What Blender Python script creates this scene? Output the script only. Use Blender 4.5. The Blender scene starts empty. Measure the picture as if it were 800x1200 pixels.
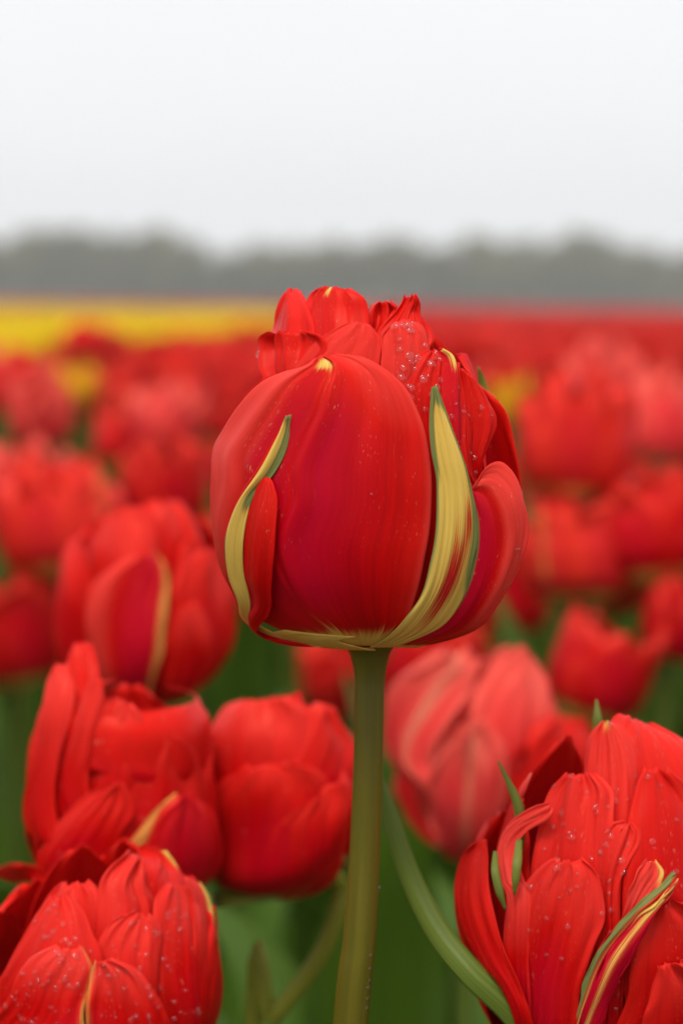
import bpy, math, random
import numpy as np
from mathutils import Vector, Matrix

random.seed(7)
rng = np.random.default_rng(7)
scene = bpy.context.scene
COL = scene.collection
R = math.radians

# ------------------------------------------------------------------ camera
CAM_H = 0.55
FPX = 1200 * 70 / 36.0            # focal length in photograph pixels (800 x 1200)
camd = bpy.data.cameras.new('camera')
camd.sensor_fit = 'VERTICAL'
camd.sensor_height = 36.0
camd.sensor_width = 24.0
camd.lens = 70.0
camd.clip_start = 0.01
camd.clip_end = 2000
camd.dof.use_dof = True
camd.dof.focus_distance = 0.404
camd.dof.aperture_fstop = 9.0
camd.dof.aperture_blades = 9
cam = bpy.data.objects.new('camera', camd)
COL.objects.link(cam)
CAM_ROT = Matrix.Rotation(R(90 - 5.76), 3, 'X') @ Matrix.Rotation(R(0.8), 3, 'Z')
cam.location = (0, 0, CAM_H)
cam.rotation_euler = CAM_ROT.to_euler()
scene.camera = cam
CR = np.array(CAM_ROT)
CO = np.array((0.0, 0.0, CAM_H))

# ------------------------------------------------------------------ sky
SUN_EL, SUN_AZ = R(64), R(-160)     # azimuth measured from +Y towards +X
world = bpy.data.worlds.new('World')
scene.world = world
world.use_nodes = True
nt = world.node_tree
nt.nodes.clear()
out = nt.nodes.new('ShaderNodeOutputWorld')
bg = nt.nodes.new('ShaderNodeBackground')
bg.inputs['Strength'].default_value = 0.1
sky = nt.nodes.new('ShaderNodeTexSky')
sky.sky_type = 'NISHITA'
sky.sun_disc = False
sky.sun_elevation = SUN_EL
sky.sun_rotation = SUN_AZ
sky.dust_density = 4.0
hs = nt.nodes.new('ShaderNodeHueSaturation')
hs.inputs['Saturation'].default_value = 0.12
hs.inputs['Value'].default_value = 1.0
tc = nt.nodes.new('ShaderNodeTexCoord')
mp = nt.nodes.new('ShaderNodeMapping')
mp.inputs['Scale'].default_value = (1.0, 1.0, 3.0)
nz = nt.nodes.new('ShaderNodeTexNoise')
nz.inputs['Scale'].default_value = 2.2
nz.inputs['Detail'].default_value = 5
rp = nt.nodes.new('ShaderNodeValToRGB')
rp.color_ramp.elements[0].position = 0.3
rp.color_ramp.elements[0].color = (0.885, 0.905, 0.93, 1)
rp.color_ramp.elements[1].position = 0.7
rp.color_ramp.elements[1].color = (0.93, 0.945, 0.962, 1)
sc_ = nt.nodes.new('ShaderNodeVectorMath')
sc_.operation = 'SCALE'
sc_.inputs['Scale'].default_value = 7.1
mx = nt.nodes.new('ShaderNodeMix')
mx.data_type = 'RGBA'
mx.inputs['Factor'].default_value = 0.92
L = nt.links.new
L(sky.outputs[0], hs.inputs['Color'])
L(tc.outputs['Generated'], mp.inputs[0])
L(mp.outputs[0], nz.inputs['Vector'])
L(nz.outputs['Fac'], rp.inputs[0])
L(rp.outputs[0], sc_.inputs[0])
L(hs.outputs[0], mx.inputs[6])
L(sc_.outputs[0], mx.inputs[7])
L(mx.outputs[2], bg.inputs['Color'])
L(bg.outputs[0], out.inputs[0])

# ------------------------------------------------------------------ sun behind the cloud
sund = bpy.data.lights.new('sun', 'SUN')
sund.energy = 1.5
sund.angle = R(20)
sund.color = (1.0, 0.97, 0.93)
sun = bpy.data.objects.new('sun', sund)
COL.objects.link(sun)
sd = Vector((math.sin(SUN_AZ) * math.cos(SUN_EL), math.cos(SUN_AZ) * math.cos(SUN_EL), math.sin(SUN_EL)))
sun.rotation_euler = sd.to_track_quat('Z', 'Y').to_euler()
sun.location = (0, 0, 30)

scene.view_settings.view_transform = 'Standard'
scene.view_settings.look = 'None'
scene.view_settings.exposure = 0.68
scene.view_settings.gamma = 1.0
scene.cycles.use_denoising = True
scene.cycles.max_bounces = 8
scene.cycles.diffuse_bounces = 4
scene.cycles.glossy_bounces = 3
scene.cycles.transparent_max_bounces = 8
scene.cycles.transmission_bounces = 4
scene.cycles.volume_bounces = 0

# ------------------------------------------------------------------ materials
def nodemat(name):
    m = bpy.data.materials.new(name)
    m.use_nodes = True
    m.node_tree.nodes.clear()
    return m, m.node_tree

def N(t, typ, **kw):
    n = t.nodes.new(typ)
    for k, v in kw.items():
        setattr(n, k, v)
    return n

def mixc(t, fac, a, b):
    n = N(t, 'ShaderNodeMix', data_type='RGBA')
    for sock, val in ((n.inputs['Factor'], fac), (n.inputs[6], a), (n.inputs[7], b)):
        if hasattr(val, 'is_linked') or hasattr(val, 'links'):
            t.links.new(val, sock)
        elif isinstance(val, (int, float)):
            sock.default_value = val
        else:
            sock.default_value = (*val, 1)
    return n.outputs[2]

def mth(t, op, a, b=None, c=None, clamp=False):
    n = N(t, 'ShaderNodeMath', operation=op, use_clamp=clamp)
    for i, val in enumerate((a, b, c)):
        if val is None:
            continue
        if hasattr(val, 'links'):
            t.links.new(val, n.inputs[i])
        else:
            n.inputs[i].default_value = val
    return n.outputs[0]

def ramp(t, fac, p0, p1):
    n = N(t, 'ShaderNodeMapRange', interpolation_type='SMOOTHSTEP')
    t.links.new(fac, n.inputs[0])
    n.inputs[1].default_value = p0
    n.inputs[2].default_value = p1
    return n.outputs[0]

def streaks(t, uv, sx, sy, detail=3.0, rough=0.6):
    m = N(t, 'ShaderNodeMapping')
    m.inputs['Scale'].default_value = (sx, sy, 1)
    t.links.new(uv, m.inputs[0])
    n = N(t, 'ShaderNodeTexNoise')
    n.inputs['Scale'].default_value = 1.0
    n.inputs['Detail'].default_value = detail
    n.inputs['Roughness'].default_value = rough
    t.links.new(m.outputs[0], n.inputs['Vector'])
    return n.outputs['Fac']

def petal_material(name, deep, mid, pale, yellow=(0.93, 0.64, 0.14), green=(0.17, 0.19, 0.055),
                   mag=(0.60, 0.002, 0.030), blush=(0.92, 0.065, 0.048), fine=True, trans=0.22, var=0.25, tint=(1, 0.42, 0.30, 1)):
    m, t = nodemat(name)
    o = N(t, 'ShaderNodeOutputMaterial')
    uvn = N(t, 'ShaderNodeUVMap', uv_map='petal')
    uv = uvn.outputs[0]
    at = N(t, 'ShaderNodeAttribute', attribute_name='tint')
    sep = N(t, 'ShaderNodeSeparateColor')
    t.links.new(at.outputs['Color'], sep.inputs[0])
    oi = N(t, 'ShaderNodeObjectInfo')
    s1 = streaks(t, uv, 70, 1.8, 4.0, 0.6)
    s3 = streaks(t, uv, 38, 2.2, 3.0, 0.6) if fine else s1
    s2 = streaks(t, uv, 3.2, 1.7, 2.0, 0.5)
    s5 = streaks(t, uv, 13, 1.3, 3.0, 0.6)
    base = mixc(t, ramp(t, mth(t, 'MULTIPLY_ADD', s1, 0.45, mth(t, 'MULTIPLY', s5, 0.55)), 0.25, 0.75), deep, mid)
    base = mixc(t, mth(t, 'MULTIPLY', ramp(t, s2, 0.4, 0.75), 0.45), base, pale)
    # individual colour: every flower a little different
    rnd = mth(t, 'FRACT', mth(t, 'ADD', oi.outputs['Random'], at.outputs['Alpha']))
    base = mixc(t, mth(t, 'MULTIPLY', ramp(t, rnd, 0.45, 1.0), var * 2), base, pale)
    base = mixc(t, mth(t, 'MULTIPLY', ramp(t, rnd, 0.3, 0.0), var * 1.2), base, deep)
    # petal tip and rims are a clearer red
    sx = N(t, 'ShaderNodeSeparateXYZ')
    t.links.new(uv, sx.inputs[0])
    rim = ramp(t, mth(t, 'ABSOLUTE', mth(t, 'MULTIPLY_ADD', sx.outputs[0], 2.0, -1.0)), 0.72, 1.0)
    tip = ramp(t, sx.outputs[1], 0.62, 1.0)
    base = mixc(t, mth(t, 'MULTIPLY', mth(t, 'MAXIMUM', rim, tip), 0.5), base, pale)
    base = mixc(t, mth(t, 'MULTIPLY', mth(t, 'MULTIPLY', sep.outputs[2], -1.0, clamp=True), mth(t, 'MULTIPLY_ADD', s3, 0.9, 0.35), clamp=True), base, blush)  # blush: paler pigment, with sky gloss painted into the colour
    base = mixc(t, mth(t, 'MULTIPLY', mth(t, 'MAXIMUM', sep.outputs[2], 0.0), mth(t, 'MULTIPLY_ADD', s3, 0.7, 0.4), clamp=True), base, mag)
    # yellow areas break up into streaks along the petal
    s4 = streaks(t, uv, 105, 2.4, 4.0, 0.7) if fine else s1
    yl = ramp(t, mth(t, 'ADD', sep.outputs[0], mth(t, 'MULTIPLY_ADD', s4, 1.5, -0.75)), 0.25, 0.78)
    base = mixc(t, yl, base, mixc(t, ramp(t, mth(t, 'MULTIPLY_ADD', s4, 0.6, mth(t, 'MULTIPLY', s2, 0.4)), 0.32, 0.62), tuple(c * k for c, k in zip(yellow, (0.78, 0.74, 0.55))), yellow))
    gl = ramp(t, mth(t, 'ADD', sep.outputs[1], mth(t, 'MULTIPLY_ADD', s4, 0.9, -0.45)), 0.25, 0.8)
    base = mixc(t, gl, base, mixc(t, s2, green, tuple(c * 1.6 for c in green)))
    if fine:
        fl = streaks(t, uv, 150, 42, 2.0, 0.5)
        fl2 = streaks(t, uv, 7, 2.0, 2.0, 0.5)
        spk = mth(t, 'MULTIPLY', ramp(t, fl, 0.64, 0.74), mth(t, 'MULTIPLY', ramp(t, fl2, 0.45, 0.65), ramp(t, sx.outputs[1], 0.3, 0.6)))
        base = mixc(t, mth(t, 'MULTIPLY', spk, 0.65), base, (0.88, 0.45, 0.28))
    p = N(t, 'ShaderNodeBsdfPrincipled')
    t.links.new(base, p.inputs['Base Color'])
    p.inputs['Roughness'].default_value = 0.40
    p.inputs['Specular IOR Level'].default_value = 0.26
    p.inputs['Specular Tint'].default_value = tint
    p.inputs['Sheen Weight'].default_value = 0.0
    p.inputs['Sheen Roughness'].default_value = 0.4
    p.inputs['Sheen Tint'].default_value = (1, 0.55, 0.45, 1)
    bmp = N(t, 'ShaderNodeBump')
    bmp.inputs['Strength'].default_value = 0.14 if fine else 0.1
    bmp.inputs['Distance'].default_value = 0.0003
    sb = streaks(t, uv, 150, 3.0, 3.0, 0.6)
    t.links.new(mth(t, 'ADD', sb, mth(t, 'MULTIPLY', s1, 0.7)), bmp.inputs['Height'])
    if fine:
        t.links.new(bmp.outputs[0], p.inputs['Normal'])
    tr = N(t, 'ShaderNodeBsdfTranslucent')
    tcol = mixc(t, 0.35, base, mixc(t, 0.5, base, pale))
    t.links.new(tcol, tr.inputs['Color'])
    ms = N(t, 'ShaderNodeMixShader')
    ms.inputs[0].default_value = trans
    t.links.new(p.outputs[0], ms.inputs[1])
    t.links.new(tr.outputs[0], ms.inputs[2])
    t.links.new(ms.outputs[0], o.inputs['Surface'])
    return m

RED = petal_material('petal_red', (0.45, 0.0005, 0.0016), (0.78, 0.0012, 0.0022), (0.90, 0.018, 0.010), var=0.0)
REDB = petal_material('petal_red_field', (0.45, 0.0006, 0.0016), (0.80, 0.002, 0.0025), (0.93, 0.045, 0.024), fine=False, var=0.38)
PINK = petal_material('petal_coral', (0.84, 0.025, 0.03), (0.93, 0.065, 0.055), (0.96, 0.20, 0.14), yellow=(0.92, 0.50, 0.28), mag=(0.80, 0.02, 0.045), fine=False, var=0.0)
YEL = petal_material('petal_yellow', (0.92, 0.64, 0.003), (0.97, 0.80, 0.006), (0.97, 0.85, 0.02), mag=(0.8, 0.3, 0.01), fine=False, var=0.4)
ORA = petal_material('petal_orange', (0.86, 0.38, 0.005), (0.92, 0.52, 0.008), (0.94, 0.6, 0.02), fine=False, var=0.0)

def leaf_material(name, c0, c1, c2, veins=26, rough=0.42, trans=0.28):
    m, t = nodemat(name)
    o = N(t, 'ShaderNodeOutputMaterial')
    uv = N(t, 'ShaderNodeUVMap', uv_map='petal').outputs[0]
    oi = N(t, 'ShaderNodeObjectInfo')
    at = N(t, 'ShaderNodeAttribute', attribute_name='tint')
    s1 = streaks(t, uv, veins, 1.2, 3.0, 0.6)
    s2 = streaks(t, uv, 2.0, 3.0, 3.0, 0.5)
    b = mixc(t, ramp(t, s1, 0.35, 0.7), c0, c1)
    b = mixc(t, mth(t, 'MULTIPLY', ramp(t, s2, 0.45, 0.75), 0.6), b, c2)
    rnd = mth(t, 'FRACT', mth(t, 'ADD', oi.outputs['Random'], at.outputs['Alpha']))
    b = mixc(t, mth(t, 'MULTIPLY', rnd, 0.5), b, c1)
    p = N(t, 'ShaderNodeBsdfPrincipled')
    t.links.new(b, p.inputs['Base Color'])
    p.inputs['Roughness'].default_value = rough
    p.inputs['Specular IOR Level'].default_value = 0.25
    bmp = N(t, 'ShaderNodeBump')
    bmp.inputs['Strength'].default_value = 0.25
    bmp.inputs['Distance'].default_value = 0.0006
    t.links.new(s1, bmp.inputs['Height'])
    t.links.new(bmp.outputs[0], p.inputs['Normal'])
    tr = N(t, 'ShaderNodeBsdfTranslucent')
    t.links.new(mixc(t, 0.4, b, (c1[0] * 1.4, c1[1] * 1.6, c1[2])), tr.inputs['Color'])
    ms = N(t, 'ShaderNodeMixShader')
    ms.inputs[0].default_value = trans
    t.links.new(p.outputs[0], ms.inputs[1])
    t.links.new(tr.outputs[0], ms.inputs[2])
    t.links.new(ms.outputs[0], o.inputs['Surface'])
    return m

LEAF = leaf_material('tulip_leaf', (0.035, 0.085, 0.008), (0.10, 0.185, 0.014), (0.10, 0.165, 0.05))
LEAFN = leaf_material('tulip_leaf_striped', (0.022, 0.055, 0.006), (0.19, 0.25, 0.03), (0.05, 0.09, 0.014), veins=15)
STEM = leaf_material('tulip_stem', (0.10, 0.085, 0.006), (0.15, 0.125, 0.010), (0.15, 0.085, 0.012), veins=5, trans=0.05)
STEMC = leaf_material('tulip_stem_pale', (0.17, 0.19, 0.02), (0.28, 0.29, 0.03), (0.20, 0.21, 0.03), veins=5, trans=0.08)
STEMF = leaf_material('tulip_stem_field', (0.07, 0.11, 0.014), (0.12, 0.16, 0.022), (0.10, 0.11, 0.02), veins=5, trans=0.08)
GREENTIP = leaf_material('green_sepal', (0.11, 0.15, 0.02), (0.24, 0.25, 0.04), (0.22, 0.20, 0.03), veins=8)

def water_material():
    m, t = nodemat('water_drop')
    o = N(t, 'ShaderNodeOutputMaterial')
    fr = N(t, 'ShaderNodeFresnel')
    fr.inputs['IOR'].default_value = 1.33
    tb = N(t, 'ShaderNodeBsdfTransparent')
    tb.inputs['Color'].default_value = (0.97, 0.97, 0.97, 1)
    rf = N(t, 'ShaderNodeBsdfRefraction')
    rf.inputs['IOR'].default_value = 1.33
    rf.inputs['Roughness'].default_value = 0.0
    gl = N(t, 'ShaderNodeBsdfGlossy')
    gl.inputs['Roughness'].default_value = 0.03
    m0 = N(t, 'ShaderNodeMixShader')
    m0.inputs[0].default_value = 0.1
    t.links.new(tb.outputs[0], m0.inputs[1])
    t.links.new(rf.outputs[0], m0.inputs[2])
    m1 = N(t, 'ShaderNodeMixShader')
    ge = N(t, 'ShaderNodeNewGeometry')
    fac = mth(t, 'MULTIPLY', mth(t, 'MULTIPLY_ADD', fr.outputs[0], 1.3, 0.02, clamp=True), mth(t, 'SUBTRACT', 1.0, ge.outputs['Backfacing']))
    t.links.new(fac, m1.inputs[0])
    t.links.new(m0.outputs[0], m1.inputs[1])
    t.links.new(gl.outputs[0], m1.inputs[2])
    t.links.new(m1.outputs[0], o.inputs['Surface'])
    return m
WATER = water_material()

def soil_material():
    m, t = nodemat('soil')
    o = N(t, 'ShaderNodeOutputMaterial')
    tcn = N(t, 'ShaderNodeTexCoord')
    n = N(t, 'ShaderNodeTexNoise')
    n.inputs['Scale'].default_value = 14
    n.inputs['Detail'].default_value = 8
    t.links.new(tcn.outputs['Object'], n.inputs['Vector'])
    n2 = N(t, 'ShaderNodeTexNoise')
    n2.inputs['Scale'].default_value = 0.8
    n2.inputs['Detail'].default_value = 4
    t.links.new(tcn.outputs['Object'], n2.inputs['Vector'])
    b = mixc(t, n.outputs['Fac'], (0.025, 0.018, 0.012), (0.085, 0.065, 0.045))
    b = mixc(t, ramp(t, n2.outputs['Fac'], 0.45, 0.65), b, (0.03, 0.05, 0.015))
    p = N(t, 'ShaderNodeBsdfPrincipled')
    p.inputs['Roughness'].default_value = 0.9
    p.inputs['Specular IOR Level'].default_value = 0.1
    sy = N(t, 'ShaderNodeSeparateXYZ')
    t.links.new(tcn.outputs['Object'], sy.inputs[0])
    b = mixc(t, ramp(t, sy.outputs[1], 70, 112), b, (0.07, 0.10, 0.03))     # meadow beyond the beds
    t.links.new(b, p.inputs['Base Color'])
    bmp = N(t, 'ShaderNodeBump')
    bmp.inputs['Strength'].default_value = 0.6
    bmp.inputs['Distance'].default_value = 0.02
    t.links.new(n.outputs['Fac'], bmp.inputs['Height'])
    t.links.new(bmp.outputs[0], p.inputs['Normal'])
    t.links.new(p.outputs[0], o.inputs['Surface'])
    return m
SOIL = soil_material()

def simple_noise_mat(name, c0, c1, scale, rough=0.85, trans=0.0):
    m, t = nodemat(name)
    o = N(t, 'ShaderNodeOutputMaterial')
    tcn = N(t, 'ShaderNodeTexCoord')
    n = N(t, 'ShaderNodeTexNoise')
    n.inputs['Scale'].default_value = scale
    n.inputs['Detail'].default_value = 4
    t.links.new(tcn.outputs['Object'], n.inputs['Vector'])
    oi = N(t, 'ShaderNodeObjectInfo')
    b = mixc(t, ramp(t, n.outputs['Fac'], 0.3, 0.7), c0, c1)
    b = mixc(t, mth(t, 'MULTIPLY', oi.outputs['Random'], 0.75), b, c1)
    p = N(t, 'ShaderNodeBsdfPrincipled')
    p.inputs['Roughness'].default_value = rough
    t.links.new(b, p.inputs['Base Color'])
    if trans:
        tr = N(t, 'ShaderNodeBsdfTranslucent')
        t.links.new(b, tr.inputs['Color'])
        ms = N(t, 'ShaderNodeMixShader')
        ms.inputs[0].default_value = trans
        t.links.new(p.outputs[0], ms.inputs[1])
        t.links.new(tr.outputs[0], ms.inputs[2])
        t.links.new(ms.outputs[0], o.inputs['Surface'])
    else:
        t.links.new(p.outputs[0], o.inputs['Surface'])
    return m
BARK = simple_noise_mat('tree_bark', (0.05, 0.04, 0.03), (0.11, 0.09, 0.07), 3)
CROWN = simple_noise_mat('tree_leaf', (0.085, 0.09, 0.018), (0.21, 0.20, 0.06), 0.3, trans=0.2)

# ------------------------------------------------------------------ helpers
def ray(px, py):
    return CR @ np.array(((px - 400) / FPX, -(py - 600) / FPX, -1.0))

def at(px, py, d):
    """point of the place seen at a photograph pixel, d metres into the picture"""
    return CO + ray(px, py) * d

def mesh_obj(name, verts, faces, mat, parent=None, uvs=None, tints=None, smooth=True, thick=0.0, origin=None):
    verts = np.asarray(verts, dtype=float)
    if origin is not None:
        verts = verts - np.asarray(origin)
    me = bpy.data.meshes.new(name)
    me.from_pydata(verts.tolist(), [], [list(map(int, f)) for f in faces])
    finish_mesh(me, mat, uvs, tints, smooth)
    return link_mesh(name, me, parent, thick)

def finish_mesh(me, mat, uvs=None, tints=None, smooth=True):
    me.materials.append(mat)
    nl = len(me.loops)
    li = np.empty(nl, dtype=np.int32)
    me.loops.foreach_get('vertex_index', li)
    if uvs is not None:
        lay = me.uv_layers.new(name='petal')
        lay.data.foreach_set('uv', np.asarray(uvs, dtype=np.float32)[li].ravel())
    if tints is not None:
        ca = me.color_attributes.new('tint', 'FLOAT_COLOR', 'POINT')
        ca.data.foreach_set('color', np.asarray(tints, dtype=np.float32).ravel())
    if smooth:
        me.polygons.foreach_set('use_smooth', np.ones(len(me.polygons), dtype=bool))
    me.update()

def link_mesh(name, me, parent=None, thick=0.0):
    o = bpy.data.objects.new(name, me)
    COL.objects.link(o)
    if parent is not None:
        o.parent = parent
    if thick:
        md = o.modifiers.new('thickness', 'SOLIDIFY')
        md.thickness = thick
        md.offset = 0
    return o

def empty(name, loc, label, cat, group=None):
    e = bpy.data.objects.new(name, None)
    COL.objects.link(e)
    e.location = tuple(loc)
    e.empty_display_size = 0.02
    e['label'] = label
    e['category'] = cat
    if group:
        e['group'] = group
    return e

def crom(P, n):
    """Catmull-Rom through control points P (k x m), n samples, uniform in index"""
    P = np.asarray(P, dtype=float)
    k = len(P)
    if k == 2:
        w = np.linspace(0, 1, n)[:, None]
        return P[0] * (1 - w) + P[1] * w
    E = np.vstack([2 * P[0] - P[1], P, 2 * P[-1] - P[-2]])
    tt = np.linspace(0, k - 1, n)
    i = np.minimum(tt.astype(int), k - 2)
    f = (tt - i)[:, None]
    a, b, c, d = E[i], E[i + 1], E[i + 2], E[i + 3]
    return 0.5 * (2 * b + (c - a) * f + (2 * a - 5 * b + 4 * c - d) * f ** 2 + (3 * b - 3 * c + d - a) * f ** 3)

def grid_faces(nu, nv, base=0):
    i, j = np.meshgrid(np.arange(nu - 1), np.arange(nv - 1), indexing='ij')
    a = base + i * nv + j
    return np.stack([a, a + 1, a + nv + 1, a + nv], -1).reshape(-1, 4)

def smoothn(U, V, seed, fu=2.0, fv=3.0):
    """cheap smooth pseudo-noise"""
    r = np.random.default_rng(seed)
    s = np.zeros_like(U)
    for k in range(5):
        a, b, p, q = r.uniform(0.4, 1.4, 4)
        s += np.sin(U * fu * a * 3.1 + p * 9 + V * fv * b * (1 if k % 2 else -1) + q * 7) / (1 + 0.4 * k)
    return s / 2.6

NO = lambda U, V: (0 * U, 0 * U, 0 * U)

class Bloom:
    """A flower measured from the photograph: upright (or leaning) cup of radius prof(z) about an axis, petals lie on it."""
    def __init__(self, thing, cx, base, d, prof, lean=(0, 0), mat=RED, crk=0.75, squash=1.0, lump=5.0):
        self.crk = crk
        self.sq = squash
        self.lump = lump
        self.s = d / FPX
        self.d = d
        self.o = at(cx, base, d)
        pf = crom(np.array(prof, float), 400)          # smooth cup profile
        self.pz = np.maximum.accumulate(pf[:, 0]) * self.s
        self.pr = pf[:, 1] * self.s
        self.B = np.array(Matrix.Rotation(R(lean[0]), 3, 'Y') @ Matrix.Rotation(R(lean[1]), 3, 'X'))
        self.thing = thing
        self.mat = mat
        self.org = np.array(thing.location)
        self.k = 0
    def rad(self, z):
        return np.interp(z, self.pz, self.pr)
    def solve(self, p):
        if p[0] == 't':
            return np.array((R(p[1]), p[2] * self.s, p[3] * self.s))
        px, py, off = p[0], p[1], p[2] * self.s
        dv = ray(px, py)
        rm = self.pr.max() * 1.35
        tt = np.linspace(self.d - rm, self.d + rm, 240)
        Q = (CO + dv[None] * tt[:, None] - self.o) @ self.B
        Q[:, 1] /= self.sq
        h = np.hypot(Q[:, 0], Q[:, 1])
        f = h - (self.rad(Q[:, 2]) + off)
        neg = np.where(f < 0)[0]
        back = len(p) > 3 and p[3] == 'b'
        if len(neg) and (neg[0] > 0):
            if back:
                i = min(neg[-1] + 1, len(tt) - 1)
                w = f[i] / (f[i] - f[i - 1])
                q = Q[i] * (1 - w) + Q[i - 1] * w
            else:
                i = neg[0]
                w = f[i] / (f[i] - f[i - 1])
                q = Q[i] * (1 - w) + Q[i - 1] * w
        else:
            q = Q[np.argmin(f)]
        th = math.atan2(q[0], -q[1])
        return np.array((th, q[2], math.hypot(q[0], q[1]) - self.rad(q[2])))
    def patch(self, Lp, Rp, nu, nv, off=0.0, disp=None, tint=NO, auto=True, seed=0, arch=0.0, crk=1.0, ku=1.0):
        def full(p):
            if p[0] == 't':
                return p
            return p if len(p) > 2 else (p[0], p[1], off)
        A = [self.solve(full(p)) for p in Lp]
        C = [self.solve(full(p)) for p in Rp]
        if auto:
            tb = (A[0][0] + C[0][0]) / 2
            hw = min(0.5, abs(C[0][0] - A[0][0]) / 2)
            A.insert(0, np.array((tb - hw, 0.5 * self.s, 0.0)))
            C.insert(0, np.array((tb + hw, 0.5 * self.s, 0.0)))
        if len(A) == len(C):
            a, c = crom(A, 200), crom(C, 200)
        else:
            def arc(P):
                q = crom(P, 200)
                r = self.rad(q[:, 1]) + q[:, 2]
                X = np.stack([r * np.sin(q[:, 0]), -r * np.cos(q[:, 0]), q[:, 1]], -1)
                cl = np.concatenate([[0], np.cumsum(np.linalg.norm(np.diff(X, axis=0), axis=1))])
                g = np.linspace(0, cl[-1], 200)
                return np.stack([np.interp(g, cl, q[:, j]) for j in range(3)], -1)
            a, c = arc(A), arc(C)
        m = (a + c) / 2
        rr = self.rad(m[:, 1]) + m[:, 2]
        X = np.stack([rr * np.sin(m[:, 0]), -rr * np.cos(m[:, 0]), m[:, 1]], -1)
        cl = np.concatenate([[0], np.cumsum(np.linalg.norm(np.diff(X, axis=0), axis=1) + 1e-7)])
        g = np.linspace(0, cl[-1], nu)
        a = np.stack([np.interp(g, cl, a[:, j]) for j in range(3)], -1)
        c = np.stack([np.interp(g, cl, c[:, j]) for j in range(3)], -1)
        v = np.linspace(-1, 1, nv)
        w = (v + 1) / 2
        U, V = np.meshgrid(np.linspace(0, 1, nu), v, indexing='ij')
        T = a[:, None, :] * (1 - w)[None, :, None] + c[:, None, :] * w[None, :, None]
        z = T[..., 1] + arch * self.s * (1 - V ** 2) * U
        rad = self.rad(z) + T[..., 2]
        if disp is not None:
            rad = rad + disp(U, V) * self.s
        rad = rad + smoothn(U, V, 100 + seed, 2.0, 2.5) * self.lump * self.s * np.minimum(1, U * 3)
        # crinkles along the petal, ruffled rim, small nicks
        q = np.random.default_rng(900 + seed).uniform(0, 6.28, 8)
        aV = np.abs(V)
        edge = np.maximum(S1(aV, 0.55, 1.0), S1(U, 0.7, 1.0)) * S1(U, 0.15, 0.5)
        wr = 0.55 * np.sin(V * 9 + U * 2.1 + q[0]) + 0.45 * np.sin(V * 17 - U * 3 + q[1]) + 0.3 * np.sin(V * 31 + U * 4 + q[2]) + 0.35 * np.sin(U * 15 + V * 4 + q[6])
        rf_ = np.sin(V * 7 + U * 13 + q[3]) + 0.6 * np.sin(V * 15 - U * 23 + q[4])
        rad = rad + (wr * 1.5 * (0.2 + 0.8 * U) + rf_ * 2.4 * edge) * self.s * crk * self.crk
        z = z + (np.sin(V * 8 + q[5]) + 0.6 * np.sin(V * 19 + q[6]) + 0.4 * np.sin(V * 33 + q[7])) * 1.7 * crk * self.crk * S1(U, 0.8, 1.0) * self.s
        tha = T[..., 0] + np.sign(V) * S1(aV, 0.7, 1.0) * (0.5 * np.sin(U * 17 + q[1]) + 0.3 * np.sin(U * 37 + q[2])) * 0.016 * crk
        P = np.stack([rad * np.sin(tha), -rad * np.cos(tha) * self.sq, z], -1)
        Wd = P @ self.B.T + self.o
        ye, gr, mg = tint(U, V)
        tn = np.stack([ye + 0 * U, gr + 0 * U, mg + 0 * U, 0 * U], -1)
        return dict(P=Wd, U=U, V=V, uv=np.stack([0.5 + (w[None, :] - 0.5) * ku + 0 * U, U], -1), t=tn, nu=nu, nv=nv)
    def petal(self, patches, nu=40, nv=26, mat=None, thick=0.00018, label=None, name='petal', **kw):
        """patches: list of dict(L, R, ...) or one (L, R)"""
        if isinstance(patches, tuple):
            patches = [dict(L=patches[0], R=patches[1])]
        vs, fs, uv, tn = [], [], [], []
        b = 0
        grids = []
        for pc in patches:
            a = dict(kw)
            a.update({k: v for k, v in pc.items() if k not in 'LR'})
            self.k += 1
            g = self.patch(pc['L'], pc['R'], int(a.pop('nu', nu) * 1.3), int(a.pop('nv', nv) * 1.8), seed=self.k, **a)
            grids.append(g)
            vs.append(g['P'].reshape(-1, 3))
            uv.append(g['uv'].reshape(-1, 2))
            tn.append(g['t'].reshape(-1, 4))
            fs.append(grid_faces(g['nu'], g['nv'], b))
            b += g['nu'] * g['nv']
        o = mesh_obj(name, np.vstack(vs), np.vstack(fs), mat or self.mat, self.thing, np.vstack(uv), np.vstack(tn),
                     thick=thick, origin=self.org)
        if label:
            o['label'] = label
        o_grids[o.name] = grids
        return o

o_grids = {}
_s = (math.sqrt(5) + 1) / 2
def ico():
    import bmesh
    bm = bmesh.new()
    bmesh.ops.create_icosphere(bm, subdivisions=2, radius=1.0)
    v = np.array([x.co[:] for x in bm.verts])
    f = np.array([[q.index for q in x.verts] for x in bm.faces])
    bm.free()
    return v, f
ICO_V, ICO_F = ico()

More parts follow.
